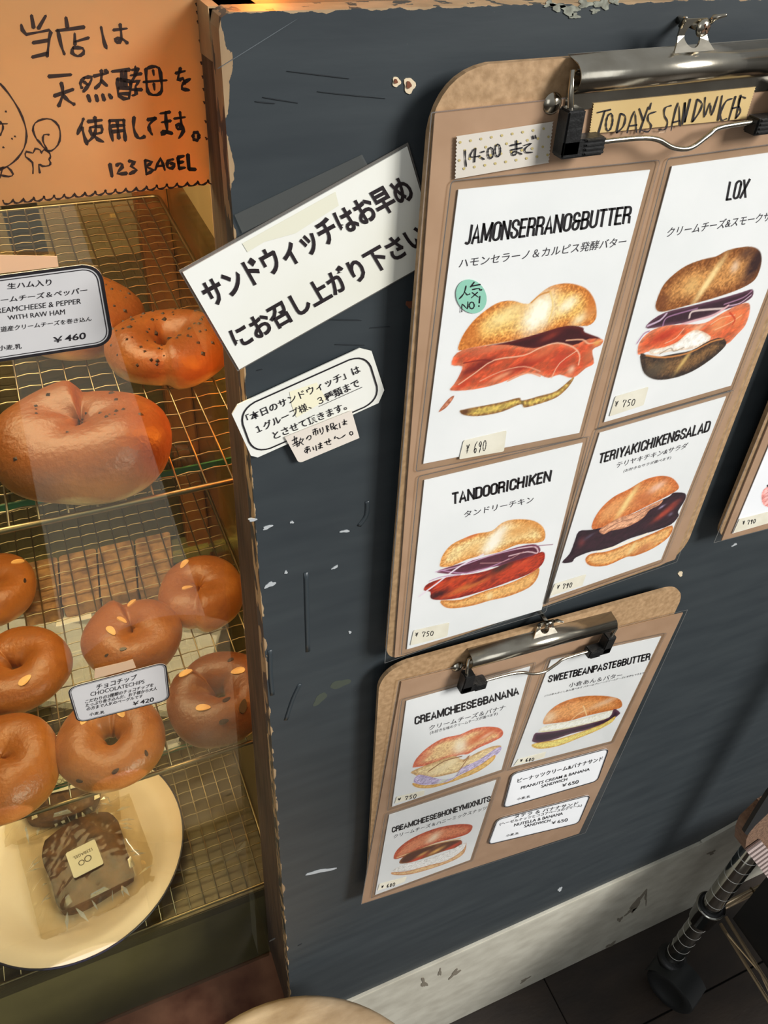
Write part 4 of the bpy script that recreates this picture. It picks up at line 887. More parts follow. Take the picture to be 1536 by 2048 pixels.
def card(name, z, quad, label, texts, stickers, pic, group, circle=None):
    c0 = PY(*Zm(z, quad[3]), YC); t = thing(name, label, 'menu card', tuple(c0), group)
    Q = [PY(*Zm(z, p), YC) for p in quad]
    part('card_sheet', prism(Q, (0, .0004, 0)), M_CARD, t)
    fT = lambda x, y: PY(x, y, YT)
    for i_, (s_, qd, m, off) in enumerate(texts): title(s_, z, qd, fT, m, t) if i_ == 0 else lettering('lettering', s_, z, qd, fT, m, t, .006)
    if pic: picture(z, pic, YT + .00005, t)
    # laminate pouch around the card
    ex = (Q[1] - Q[0]) / np.linalg.norm(Q[1] - Q[0]); ez = (Q[3] - Q[0]) / np.linalg.norm(Q[3] - Q[0]); d = .0042
    O = [Q[0] - (ex + ez) * d, Q[1] + (ex - ez) * d, Q[2] + (ex + ez) * d, Q[3] + (ez - ex) * d]
    O = [np.array([p[0], YF, p[2]]) for p in O]
    part('laminate_film', prism(roundq(O, .002, 3), (0, .0001, 0)), M_FILM, t)
    V, Fs = inset_ring([p + np.array([0, -.00005, 0]) for p in O], 0, .0005, .002); part('film_edge', mesh(V, Fs), M_FILME, t)
    for sq, digits, tq in stickers:
        st_ = part('price_sticker', prism(roundq([PY(*Zm(z, p), YS) for p in sq], .0008, 3), (0, .0002, 0)), M_STICK, t)
        price(digits, z, tq, lambda x, y: PY(x, y, YST), st_, 1.5)
    if circle:
        (cx, cy, rx, ry) = circle; st_ = part('round_sticker', prism([PY(*Zm(z, p), YS) for p in ell(cx, cy, rx, ry, -.5, 28)[:-1]], (0, .0002, 0)), mat('mint_sticker', (140, 196, 174), .5), t)
        strokes('handwriting', [[(345, 835), (332, 880), (303, 915)], [(336, 872), (352, 890), (368, 884)], [(395, 812), (372, 842)], [(382, 836), (432, 826)], [(384, 858), (424, 850), (430, 862), (442, 858)], [(382, 876), (420, 904)], [(416, 874), (378, 908)], [(318, 995), (322, 948), (352, 975), (356, 932)], ell(380, 955, 15, 20), [(430, 898), (426, 940)], [(424, 955), (424, 962)]], z, lambda x, y: PY(x, y, YST), 2.7, M_INK, st_)
    return t

# ---- big clipboard
cb1 = clipboard([(869, 136), (1763, 70), (1364, 1116), (772, 1324)], [.022, .022, .02, .012], 'large brown hardboard clipboard with a chrome clip, upper right of the panel', PY(1100, 700, 0))
L1 = .0555; c1 = PY(1385, 128, -.018)
clip(cb1, c1[0], 1.2735, L1, 0.02)
screw((c1[0] + .003, -.0150, 1.2735 + .0138), 'cross head screw holding the tab of the large clipboard')
sh = thing('kraft_sheet', 'brown kraft sheet in a clear sleeve under the four cards of the large clipboard', 'document sleeve', PY(1000, 900, 0))
SQ = [(869.8, 224), (1724, 131), (1350, 1119), (789, 1316)]
part('kraft_backing', prism(roundq([PY(*p, YK) for p in SQ], .001, 2), (0, .0008, 0)), M_KRAFT, sh)
part('clear_sleeve', prism([PY(*p, YK - .0003) for p in [(862, 224), (1732, 130), (1354, 1124), (769, 1327)]], (0, .0001, 0)), M_FILM, sh)
V, Fs = inset_ring([PY(*p, YK - .0004) for p in [(862, 224), (1732, 130), (1354, 1124), (769, 1327)]], 0, .0005, .0006); part('sleeve_edge', mesh(V, Fs), M_FILME, sh)
for k in range(2):
    part('kraft_layer', prism([PY(866 - 4 * k, 240, YK + .0010 + k * .0004), PY(871 - 4 * k, 240, YK + .0010 + k * .0004), PY(794 - 5 * k, 1300, YK + .0010 + k * .0004), PY(788 - 5 * k, 1300, YK + .0010 + k * .0004)], (0, .0001, 0)), M_FILME, sh)
GC = 'laminated sandwich menu cards'
JAM = [('P', [(298, 1232), (310, 1170), (350, 1100), (410, 1030), (500, 960), (570, 930), (640, 928), (700, 945), (745, 937), (790, 890), (850, 845), (920, 822), (1000, 822), (1080, 850), (1125, 905), (1145, 970), (1140, 1040), (1090, 1080), (980, 1080), (880, 1105), (780, 1130), (660, 1165), (500, 1195), (380, 1215)], (206, 122, 52), (238, 188, 104), 90, .45, 14),
 ('B', (790, 1000), 95, 130, -.3, (255, 252, 235), 1.1), ('B', (600, 1010), 130, 55, .4, (252, 232, 168), .8), ('B', (970, 950), 60, 40, .5, (255, 250, 225), .9), ('B', (1050, 1035), 70, 35, .5, (252, 240, 200), .8), ('B', (370, 1140), 60, 70, .7, (204, 112, 44), .7), ('B', (1110, 960), 35, 100, 0, (212, 124, 56), .7),
 ('S', [(745, 937), (800, 890), (860, 870)], 8, (206, 140, 66)), ('S', [(862, 870), (878, 960), (850, 1060)], 7, (240, 206, 130)),
 ('P', [(380, 1222), (600, 1180), (800, 1125), (960, 1080), (1060, 1090), (1075, 1120), (1180, 1165), (1100, 1215), (900, 1200), (760, 1225), (560, 1215)], (96, 30, 28), (62, 16, 24), 30, .4, 10), ('B', (860, 1145), 70, 22, .3, (140, 50, 38), .8),
 ('P', [(255, 1320), (290, 1245), (420, 1208), (600, 1197), (760, 1218), (900, 1182), (1000, 1200), (1100, 1160), (1185, 1165), (1170, 1200), (1120, 1230), (1130, 1310), (1080, 1340), (1000, 1400), (920, 1380), (850, 1400), (780, 1375), (700, 1372), (560, 1430), (400, 1470), (250, 1478), (270, 1440), (300, 1390), (320, 1330)], (222, 122, 84), (204, 84, 50), 40, .5, 9),
 ('B', (420, 1330), 110, 30, .3, (112, 28, 26), .9), ('B', (680, 1330), 120, 26, .25, (150, 40, 28), .9), ('B', (560, 1390), 70, 16, .3, (236, 160, 120), .9), ('B', (780, 1290), 70, 22, .4, (170, 44, 28), .8), ('B', (990, 1350), 26, 30, .2, (240, 190, 160), .9), ('B', (930, 1290), 60, 60, .2, (198, 66, 44), .8), ('B', (500, 1225), 120, 20, .1, (216, 120, 84), .7), ('B', (820, 1250), 90, 30, .4, (226, 118, 76), .7), ('B', (1090, 1270), 30, 50, .2, (196, 110, 72), .8), ('B', (330, 1440), 60, 18, .5, (196, 64, 40), .7),
 ('S', [(300, 1440), (400, 1370), (520, 1290), (700, 1262), (800, 1215), (905, 1185), (1000, 1210), (1042, 1260), (1035, 1320)], 7, (246, 196, 166)), ('S', [(430, 1420), (560, 1360), (700, 1330), (800, 1360)], 6, (238, 168, 138)), ('S', [(870, 1400), (920, 1310), (1030, 1230)], 6, (244, 190, 160)), ('S', [(960, 1170), (1060, 1165), (1100, 1190), (1180, 1170)], 8, (244, 186, 150)), ('S', [(600, 1420), (720, 1370), (800, 1390)], 8, (232, 150, 110)), ('S', [(330, 1310), (440, 1290), (500, 1295)], 6, (120, 30, 28)), ('B', (1150, 1185), 30, 16, 0, (232, 170, 96), .9),
 ('P', [(272, 1510), (236, 1530), (175, 1608), (215, 1588), (250, 1550)], (170, 90, 60), (206, 140, 110), 12, .4, 9),
 ('P', [(305, 1603), (330, 1595), (400, 1580), (560, 1550), (670, 1522), (690, 1540), (800, 1510), (900, 1480), (1005, 1395), (985, 1440), (940, 1490), (880, 1530), (760, 1570), (700, 1582), (678, 1562), (560, 1610), (420, 1635), (330, 1628)], (150, 104, 58), (214, 186, 96), 26, .4, 9), ('B', (340, 1610), 40, 20, 0, (104, 66, 44), .9), ('B', (690, 1550), 10, 30, 0, (120, 104, 60), .9)]
card('menu_card', Z1, [(298, 245), (1475, 122), (1040, 1738), (82, 1928)], 'jamon serrano and butter menu card with a mint sticker, top left of the big clipboard',
     [('JAMONSERRANO&BUTTER', [(330, 585), (1352, 449), (1370, 342), (348, 462)], M_INK, .03), ('ハモンセラーノ＆カルピス発酵バター', [(298, 728), (1322, 590), (1337, 530), (306, 668)], M_INKG, 0)],
     [([(330, 1786), (594, 1724), (577, 1852), (302, 1901)], '690', [(340, 1880), (470, 1850), (478, 1776), (350, 1800)])], JAM, GC, (377, 900, 90, 108))
LOX = [('P', [(487, 1165), (500, 1110), (545, 1010), (620, 930), (720, 860), (840, 815), (940, 792), (1020, 750), (1120, 725), (1210, 722), (1265, 755), (1278, 830), (1250, 930), (1200, 990), (1080, 1050), (900, 1110), (700, 1165), (560, 1202), (505, 1200)], (140, 82, 40), (206, 146, 84), 110, .4, 12),
 ('B', (880, 980), 26, 170, -.42, (250, 222, 160), 1.0), ('B', (760, 1010), 60, 60, 0, (240, 200, 130), .6), ('B', (1240, 830), 60, 130, -.2, (58, 36, 36), 1.1), ('B', (1170, 770), 60, 45, 0, (96, 64, 50), .8), ('B', (1080, 870), 30, 40, .3, (236, 206, 180), .8), ('B', (540, 1130), 50, 60, .6, (112, 60, 34), .7),
 ('P', [(440, 1285), (560, 1210), (760, 1160), (960, 1110), (1130, 1060), (1210, 1038), (1207, 1095), (1120, 1150), (960, 1205), (800, 1270), (620, 1300), (430, 1330)], (104, 66, 84), (58, 34, 46), 30, .5, 10),
 ('S', [(430, 1310), (520, 1270), (570, 1220)], 14, (206, 180, 204)), ('S', [(540, 1320), (560, 1260), (620, 1230), (800, 1180)], 9, (168, 124, 160)), ('S', [(740, 1250), (760, 1205), (860, 1190), (1000, 1180)], 14, (222, 200, 196)), ('S', [(680, 1300), (780, 1270), (920, 1230), (1030, 1160)], 16, (226, 180, 186)), ('S', [(1000, 1150), (1140, 1100), (1205, 1050)], 9, (176, 130, 160)), ('S', [(1040, 1160), (1120, 1140), (1200, 1080)], 8, (216, 184, 206)),
 ('P', [(355, 1520), (370, 1430), (450, 1350), (560, 1310), (700, 1300), (850, 1290), (960, 1230), (1090, 1160), (1180, 1140), (1190, 1200), (1160, 1300), (1100, 1370), (1010, 1450), (900, 1420), (700, 1480), (450, 1500), (400, 1515)], (232, 136, 98), (224, 104, 62), 50, .5, 8),
 ('B', (560, 1380), 110, 35, .3, (190, 58, 38), .9), ('B', (800, 1330), 50, 24, .3, (246, 190, 150), .8), ('B', (960, 1300), 70, 60, .4, (240, 160, 104), .8), ('B', (1100, 1250), 50, 70, .2, (238, 148, 92), .7), ('S', [(900, 1300), (980, 1250), (1080, 1230)], 6, (250, 200, 160)), ('S', [(930, 1340), (1040, 1290), (1130, 1230)], 6, (250, 196, 150)), ('S', [(1040, 1210), (1080, 1260), (1060, 1300)], 10, (200, 70, 44)), ('S', [(700, 1330), (640, 1400), (560, 1440)], 6, (248, 190, 160)), ('S', [(350, 1440), (400, 1370), (440, 1350)], 10, (180, 140, 170)),
 ('P', [(445, 1490), (550, 1470), (650, 1430), (720, 1370), (800, 1340), (900, 1390), (860, 1440), (760, 1480), (600, 1500), (470, 1525)], (236, 212, 190), (252, 248, 242), 26, .2, 9), ('S', [(520, 1520), (600, 1475), (625, 1500), (700, 1470)], 6, (160, 140, 120)),
 ('P', [(378, 1515), (470, 1545), (620, 1520), (760, 1490), (880, 1425), (960, 1400), (1005, 1412), (1008, 1460), (900, 1560), (760, 1650), (620, 1700), (500, 1712), (420, 1680), (385, 1620)], (52, 40, 36), (134, 98, 62), 80, .35, 12), ('B', (700, 1570), 18, 100, -.45, (216, 180, 110), .9), ('B', (480, 1640), 90, 60, .2, (84, 74, 62), .8), ('S', [(420, 1530), (560, 1545), (740, 1510), (900, 1430), (990, 1408)], 12, (206, 136, 78))]
card('menu_card', Z2, [(612, 122), (1731, -35), (1050, 1755), (105, 2028)], 'lox menu card with smoked salmon bagel, top right of the big clipboard',
     [('LOX', [(1010, 378), (1165, 355), (1200, 213), (1036, 236)], M_INK, .025), ('クリームチーズ&スモークサーモン', [(565, 650), (1510, 500), (1530, 428), (590, 577)], M_INKG, 0)],
     [([(190, 1838), (437, 1765), (400, 1900), (145, 1985)], '750', [(182, 1925), (335, 1905), (350, 1850), (192, 1862)])], LOX, GC)
TAN = [('P', [(420, 930), (440, 870), (500, 800), (600, 750), (680, 722), (780, 705), (850, 650), (930, 625), (1050, 628), (1120, 660), (1152, 710), (1145, 770), (1080, 790), (960, 800), (840, 850), (740, 872), (620, 900), (500, 950), (425, 955)], (222, 150, 76), (246, 216, 156), 60, .35, 12),
 ('B', (800, 770), 50, 110, -.5, (255, 250, 236), 1.1), ('B', (1000, 690), 110, 50, .1, (226, 160, 90), .7), ('B', (640, 740), 50, 14, .2, (214, 110, 60), .8), ('B', (640, 840), 70, 40, .3, (232, 170, 96), .5),
 ('P', [(400, 985), (520, 945), (700, 895), (850, 850), (1000, 808), (1090, 800), (1120, 845), (1050, 885), (900, 935), (740, 965), (560, 1005), (430, 1000)], (128, 66, 92), (88, 38, 56), 22, .5, 12),
 ('S', [(390, 990), (560, 950), (760, 880), (960, 830), (1060, 815)], 7, (214, 180, 206)), ('S', [(430, 980), (600, 1000), (760, 960), (900, 900)], 7, (200, 150, 190)), ('S', [(900, 880), (1030, 850), (1100, 860), (1080, 815), (960, 830)], 8, (232, 200, 206)), ('S', [(700, 930), (860, 920), (1000, 850)], 6, (180, 130, 130)),
 ('P', [(305, 1118), (340, 1070), (480, 1025), (640, 1005), (760, 978), (900, 925), (1050, 882), (1130, 850), (1152, 875), (1130, 940), (1050, 1000), (900, 1060), (760, 1110), (560, 1170), (420, 1187), (355, 1175), (352, 1130)], (150, 36, 26), (190, 62, 30), 34, .5, 10),
 ('B', (620, 1090), 130, 26, .2, (214, 130, 60), .8), ('B', (850, 960), 70, 30, .3, (70, 40, 34), 1.), ('B', (400, 1150), 70, 26, .1, (64, 18, 20), 1.), ('B', (1000, 930), 50, 14, .5, (226, 96, 50), .9), ('B', (700, 1040), 60, 16, .3, (110, 24, 18), .9), ('B', (960, 970), 100, 30, .5, (206, 66, 36), .7), ('B', (540, 1040), 100, 18, .2, (214, 84, 40), .7), ('B', (790, 1040), 20, 40, 0, (130, 40, 30), .6),
 ('P', [(425, 1190), (560, 1185), (740, 1122), (900, 1072), (1050, 1002), (1110, 962), (1100, 1030), (1040, 1100), (900, 1160), (770, 1190), (650, 1225), (520, 1245), (450, 1235)], (210, 134, 66), (238, 184, 112), 34, .3, 10), ('B', (765, 1160), 20, 34, .2, (250, 226, 170), .8),
 ('S', [(275, 1160), (400, 1070), (560, 950), (720, 870)], 12, (240, 226, 238)), ('S', [(1070, 812), (1130, 806), (1205, 799)], 5, (150, 96, 120)), ('S', [(345, 1055), (430, 1025), (560, 1010)], 5, (190, 140, 180))]
card('menu_card', Z3, [(310, 352), (1415, 90), (1128, 1255), (188, 1532)], 'tandoori chicken menu card, lower left of the big clipboard',
     [('TANDOORICHIKEN', [(502, 522), (1190, 358), (1204, 278), (502, 440)], M_INK, .03), ('タンドリーチキン', [(585, 612), (1070, 505), (1075, 460), (590, 568)], M_INKG, 0)],
     [([(235, 1402), (485, 1345), (470, 1440), (212, 1505)], '750', [(245, 1450), (376, 1438), (382, 1400), (249, 1410)])], TAN, GC)
TER = [('P', [(350, 868), (365, 800), (420, 720), (500, 650), (600, 600), (700, 540), (800, 512), (880, 520), (925, 560), (932, 600), (860, 645), (760, 695), (640, 755), (520, 808), (420, 858)], (206, 112, 54), (228, 154, 92), 60, .3, 9),
 ('B', (585, 690), 20, 110, -.35, (250, 220, 150), 1.0), ('B', (700, 660), 60, 50, .2, (196, 106, 58), .7), ('B', (790, 585), 45, 25, .4, (246, 206, 190), .8), ('B', (470, 740), 60, 40, .6, (236, 170, 110), .6),
 ('P', [(148, 1095), (200, 1035), (230, 960), (262, 885), (340, 875), (450, 850), (600, 780), (760, 700), (870, 650), (900, 625), (975, 628), (978, 670), (930, 750), (935, 780), (880, 840), (760, 885), (600, 935), (460, 1000), (340, 1022), (240, 1062), (215, 1092)], (38, 18, 32), (52, 26, 38), 30, .5, 10),
 ('B', (840, 760), 70, 22, .6, (196, 74, 50), .9), ('B', (900, 700), 40, 16, .5, (150, 60, 50), .8), ('B', (280, 960), 20, 30, .3, (120, 50, 52), .8), ('B', (820, 720), 20, 8, .5, (190, 180, 210), .8), ('B', (330, 920), 30, 10, .5, (96, 90, 110), .7), ('B', (880, 770), 14, 12, 0, (120, 110, 130), .8),
 ('P', [(398, 880), (450, 840), (540, 790), (640, 760), (760, 700), (830, 672), (800, 710), (740, 740), (700, 790), (640, 830), (560, 865), (480, 880), (430, 905)], (206, 140, 104), (230, 172, 136), 20, .5, 14), ('S', [(420, 890), (520, 830), (620, 800)], 4, (140, 84, 66)), ('S', [(640, 790), (720, 740), (800, 700)], 4, (150, 90, 70)),
 ('P', [(305, 1075), (345, 1035), (460, 1018), (620, 955), (760, 898), (890, 845), (870, 920), (760, 1000), (640, 1050), (580, 1058), (450, 1115), (340, 1117)], (206, 118, 46), (238, 184, 116), 30, .3, 9), ('S', [(390, 1022), (560, 970), (720, 900)], 12, (255, 246, 226)), ('B', (620, 1000), 14, 50, -.3, (244, 214, 150), .9), ('B', (700, 1000), 60, 30, .4, (190, 108, 62), .7)]
card('menu_card', Z4, [(403, 222), (1254, -23), (815, 1075), (60, 1338)], 'teriyaki chicken and salad menu card, lower right of the big clipboard',
     [('TERIYAKICHIKEN&SALAD', [(390, 432), (1138, 212), (1158, 135), (405, 362)], M_INK, .03), ('テリヤキチキン&サラダ', [(512, 460), (985, 325), (1003, 285), (522, 420)], M_INKG, .0), ('(お好きなサラダ選べます)', [(560, 492), (880, 400), (888, 375), (568, 468)], M_INKG, 0)],
     [([(100, 1240), (312, 1175), (285, 1250), (66, 1322)], '790', [(112, 1282), (215, 1262), (226, 1226), (120, 1242)])], TER, GC)
# washi labels on the big clipboard
def washi(name, z, pts, m, label, n_tooth=12):
    t = thing(name, label, 'tape label', PY(*Zm(z, pts[0]), YS)); f = lambda x, y: PY(x, y, YS - .0001)
    a, b, c_, d_ = [np.array(p, float) for p in pts]; P = []
    P.append(a)
    P += [b]
    for k in range(1, n_tooth * 2): q_ = b + (c_ - b) * k / (n_tooth * 2); P.append(q_ + (np.array([-5, 0]) if k % 2 else 0))
    P.append(c_); P.append(d_)
    for k in range(1, n_tooth * 2): q_ = d_ + (a - d_) * k / (n_tooth * 2); P.append(q_ + (np.array([5, 0]) if k % 2 else 0))
    part('tape_strip', prism([f(*Zm(z, p)) for p in P], (0, .0002, 0)), m, t); return t
wt = washi('dotted_tape', ZC, [(160, 602), (590, 537), (570, 718), (153, 790)], mat('washi_grey', (206, 198, 186), .7), 'pale washi tape with gold dots marked 14:00, on the kraft sheet corner')
dots = []
for i in range(9):
    for j in range(4):
        x = 178 + i * 46 + (j % 2) * 23 - j * 2; y = 628 + j * 40 - i * 7.5 - (j % 2) * 4
        if x < 570 and y < 775 - (x - 153) * .17: 
            P = [PY(*Zm(ZC, p), YS - .0003) for p in ell(x, y, 6, 6, 0, 8)[:-1]]; dots.append((P, [list(range(8))]))
o = part('gold_dots', mesh(*merge(*dots)), mat('gold_dot', (186, 168, 108), .6), wt)
strokes('handwriting', [[(200, 665), (201, 700), (205, 735)], [(238, 658), (222, 692), (265, 688)], [(246, 655), (241, 715)], [(270, 672), (284, 668)], [(271, 695), (284, 703)], ell(312, 675, 12, 24), ell(344, 664, 12, 27), [(400, 642), (447, 632)], [(402, 662), (452, 652)], [(426, 620), (426, 678), (406, 682), (418, 668), (450, 680)], [(460, 642), (492, 633), (465, 655), (468, 672), (497, 672)], [(497, 600), (501, 613)], [(509, 597), (512, 610)]], ZC, lambda x, y: PY(x, y, YS - .0005), 3.1, M_INK, wt)
w2 = washi('lettered_tape', ZT, [(535, 592), (1468, 498), (1412, 680), (510, 768)], mat('tape_tan', (204, 176, 120), .7, rgb2=(192, 162, 106), nscale=30), "tan paper tape lettered TODAY'S SANDWICHS under the big chrome clip")
TD = [[(560, 645), (635, 628)], [(602, 636), (565, 765)], ell(628, 700, 18, 50, .15), [(692, 650), (668, 762)], [(692, 650), (720, 668), (708, 725), (668, 762)], [(728, 762), (772, 638), (782, 758)], [(742, 722), (785, 716)], [(800, 622), (822, 690)], [(852, 612), (800, 758)], [(868, 590), (858, 626)], [(895, 640), (855, 655), (850, 690), (868, 720), (850, 755), (812, 748)],
 [(982, 605), (948, 618), (943, 660), (962, 700), (945, 742), (910, 742)], [(980, 748), (1022, 588), (1032, 722)], [(990, 702), (1030, 692)], [(1045, 712), (1062, 588)], [(1062, 588), (1060, 700)], [(1060, 700), (1092, 568)], [(1132, 568), (1103, 698)], [(1132, 568), (1160, 595), (1140, 650), (1103, 698)], [(1178, 558), (1172, 672), (1205, 590), (1212, 662), (1250, 552)], [(1275, 548), (1250, 690)], [(1332, 565), (1298, 580), (1268, 640), (1270, 688), (1300, 680)], [(1352, 552), (1312, 690)], [(1382, 545), (1352, 680)], [(1330, 622), (1370, 612)], [(1408, 562), (1382, 555), (1368, 600), (1380, 640), (1352, 676)]]
strokes('handwriting', TD, ZT, lambda x, y: PY(x, y, YS - .0004), 3.3, M_INK, w2)

# ---- second clipboard
cb2 = clipboard([(760, 1340), (1376, 1168), (1150, 1655), (733, 1790)], [.02, .02, .015, .015], 'lower brown hardboard clipboard with a chrome clip, below the big one', PY(900, 1500, 0))
c2_ = PY(1088, 1284, -.018)
YK2 = YK
clip(cb2, c2_[0], PY(1088, 1284, -.018)[2], .0600, -.085)
screw((c2_[0] + .003, -.0145, c2_[2] + .0138), 'cross head screw holding the tab of the lower clipboard')
sh = thing('kraft_sheet', 'brown kraft sheet in a clear sleeve under the cards of the lower clipboard', 'document sleeve', PY(900, 1600, 0))
part('kraft_backing', prism([PY(*p, YK) for p in [(803, 1364), (1366, 1226), (1158, 1667), (723, 1808)]], (0, .0008, 0)), M_KRAFT, sh)
part('clear_sleeve', prism([PY(*p, YK - .0003) for p in [(797, 1361), (1376, 1219), (1171, 1666), (722, 1809)]], (0, .0001, 0)), M_FILM, sh)
V, Fs = inset_ring([PY(*p, YK - .0004) for p in [(797, 1361), (1376, 1219), (1171, 1666), (722, 1809)]], 0, .0006, .0006); part('sleeve_edge', mesh(V, Fs), M_FILME, sh)
BAN = [('P', [(338, 1130), (360, 1080), (430, 1010), (530, 950), (640, 925), (720, 890), (800, 875), (880, 880), (915, 905), (905, 940), (840, 975), (760, 1010), (690, 1050), (645, 1055), (540, 1090), (440, 1120), (350, 1135)], (216, 108, 78), (240, 206, 150), 45, .3, 9),
 ('B', (790, 930), 110, 34, .3, (212, 104, 62), .9), ('B', (640, 1000), 30, 60, .2, (252, 240, 214), .9), ('B', (810, 930), 30, 12, .4, (244, 200, 170), .8), ('B', (400, 1080), 50, 20, .7, (222, 120, 90), .7),
 ('P', [(330, 1162), (440, 1115), (600, 1062), (660, 1085), (760, 1035), (850, 1000), (905, 1000), (860, 1050), (760, 1110), (640, 1160), (500, 1195), (400, 1200), (345, 1180)], (206, 164, 110), (242, 216, 166), 26, .3, 9), ('B', (560, 1120), 90, 24, .4, (250, 232, 190), .8), ('S', [(440, 1160), (540, 1095), (650, 1065)], 7, (150, 104, 66)), ('S', [(660, 1100), (700, 1060), (640, 1150)], 5, (160, 110, 70)),
 ('P', [(345, 1230), (370, 1185), (430, 1190), (520, 1212), (600, 1200), (650, 1140), (760, 1088), (860, 1020), (905, 1005), (880, 1050), (760, 1130), (640, 1180), (560, 1225), (420, 1247)], (186, 166, 212), (206, 194, 226), 14, .6, 16), ('B', (560, 1205), 50, 14, .3, (222, 232, 200), .9),
 ('P', [(340, 1235), (420, 1250), (560, 1228), (630, 1190), (760, 1125), (862, 1055), (850, 1095), (760, 1160), (640, 1210), (480, 1262), (390, 1268), (345, 1255)], (216, 158, 76), (236, 196, 120), 12, .3, 9)]
card('menu_card', Z5, [(297, 712), (1090, 490), (905, 1150), (205, 1388)], 'creamcheese and banana menu card, upper left of the lower clipboard',
     [('CREAMCHEESE&BANANA', [(348, 865), (1018, 668), (1018, 618), (350, 813)], M_INK, .03), ('クリームチーズ＆バナナ', [(440, 900), (925, 765), (935, 732), (445, 868)], M_INKG, 0), ('(お好きな味のクリームチーズが選べます)', [(448, 928), (880, 802), (882, 780), (450, 905)], M_INKG, 0)],
     [([(235, 1325), (413, 1283), (410, 1312), (222, 1368)], '750', [(243, 1352), (362, 1333), (370, 1302), (245, 1330)])], BAN, GC)
HON = [('P', [(215, 1718), (240, 1660), (330, 1590), (470, 1530), (600, 1502), (700, 1500), (720, 1520), (690, 1560), (600, 1590), (480, 1620), (360, 1670), (260, 1715)], (188, 80, 50), (220, 136, 96), 34, .3, 9), ('B', (470, 1585), 26, 34, -.5, (252, 226, 196), .9), ('B', (330, 1650), 60, 20, .5, (226, 150, 112), .6), ('S', [(240, 1712), (360, 1668), (480, 1625), (640, 1590)], 7, (236, 200, 150)),
 ('P', [(250, 1745), (300, 1690), (420, 1645), (560, 1610), (645, 1600), (640, 1640), (540, 1670), (400, 1720), (300, 1748)], (150, 96, 54), (86, 46, 30), 14, .6, 14), ('B', (362, 1725), 46, 16, .3, (206, 74, 42), 1.), ('B', (590, 1645), 44, 16, .3, (204, 76, 48), 1.), ('B', (490, 1668), 34, 14, .3, (236, 180, 100), 1.), ('B', (400, 1690), 24, 10, .3, (226, 170, 96), .9), ('B', (500, 1635), 20, 10, .3, (150, 90, 50), .9),
 ('P', [(215, 1790), (300, 1750), (420, 1725), (560, 1675), (660, 1622), (680, 1632), (640, 1690), (520, 1740), (360, 1790), (230, 1802)], (222, 216, 212), (246, 244, 242), 10, .4, 12),
 ('P', [(203, 1807), (300, 1800), (440, 1762), (560, 1730), (660, 1662), (680, 1615), (668, 1680), (600, 1730), (460, 1782), (320, 1820), (220, 1824)], (206, 140, 92), (232, 196, 146), 10, .3, 9)]
card('menu_card', Z5, [(187, 1440), (872, 1217), (705, 1727), (97, 1952)], 'creamcheese and honey mixnuts menu card, lower left of the lower clipboard',
     [('CREAMCHEESE&HONEYMIXNUTS', [(203, 1555), (835, 1352), (838, 1315), (205, 1520)], M_INK, .03), ('クリームチーズ＆ハニーミックスナッツ', [(213, 1592), (808, 1405), (815, 1380), (218, 1567)], M_INKG, 0)],
     [([(125, 1882), (300, 1835), (286, 1868), (112, 1925)], '680', [(136, 1912), (225, 1895), (231, 1870), (139, 1890)])], HON, GC)
BEAN = [('P', [(440, 1002), (470, 930), (560, 860), (700, 815), (850, 808), (960, 825), (992, 860), (975, 895), (860, 922), (740, 950), (620, 985), (500, 1002)], (206, 122, 60), (232, 164, 100), 50, .3, 9), ('B', (880, 850), 80, 20, .1, (240, 206, 176), .7), ('B', (480, 960), 30, 50, .5, (246, 222, 190), .8), ('S', [(720, 880), (730, 910), (680, 940), (640, 975)], 5, (248, 212, 160)), ('S', [(730, 900), (745, 945)], 5, (246, 208, 150)),
 ('P', [(408, 1062), (470, 1015), (640, 985), (800, 945), (932, 908), (928, 955), (760, 1003), (560, 1045)], (232, 226, 206), (252, 250, 240), 16, .2, 9), ('S', [(430, 1060), (600, 1038), (780, 998), (920, 955)], 5, (226, 216, 160)),
 ('P', [(365, 1115), (385, 1070), (430, 1065), (560, 1048), (760, 1003), (900, 960), (935, 900), (977, 925), (965, 945), (900, 990), (760, 1042), (640, 1072), (520, 1112), (420, 1137), (370, 1130)], (104, 64, 84), (50, 28, 46), 22, .5, 12),
 ('P', [(360, 1152), (400, 1137), (540, 1112), (700, 1062), (860, 1003), (945, 950), (922, 992), (820, 1050), (700, 1100), (560, 1155), (440, 1178), (380, 1172)], (222, 176, 84), (240, 222, 130), 16, .3, 9)]
card('menu_card', Z6, [(495, 560), (1265, 395), (915, 1125), (218, 1307)], 'sweet bean paste and butter menu card, right side of the lower clipboard',
     [('SWEETBEANPASTE&BUTTER', [(470, 718), (1185, 558), (1195, 508), (482, 668)], M_INK, .03), ('小倉あん＆バター', [(618, 752), (988, 680), (998, 645), (625, 720)], M_INKG, 0), ('(つぶあんかこしあん選べます バターはプレーンクリームチーズに変更もできます)', [(450, 818), (1150, 655), (1155, 640), (455, 802)], M_INKG, 0)],
     [([(268, 1252), (462, 1200), (447, 1240), (235, 1297)], '680', [(280, 1275), (377, 1262), (386, 1240), (284, 1248)])], BEAN, GC)
def bordered(label, quad, lines):
    t = thing('menu_label', label, 'menu label', PY(*Zm(Z6, quad[3]), YS), 'black bordered sandwich labels'); fL = lambda x, y: PY(x, y, YS); fU = lambda x, y: PY(x, y, YS - .0003)
    rounded_label(t, [Zm(Z6, p) for p in quad], fL, fU, .007, M_CARD, (.0, .0010), (.0014, .0017))
    for s_, qd in lines: lettering('lettering', s_, Z6, qd, fU, M_INK, t, .004)
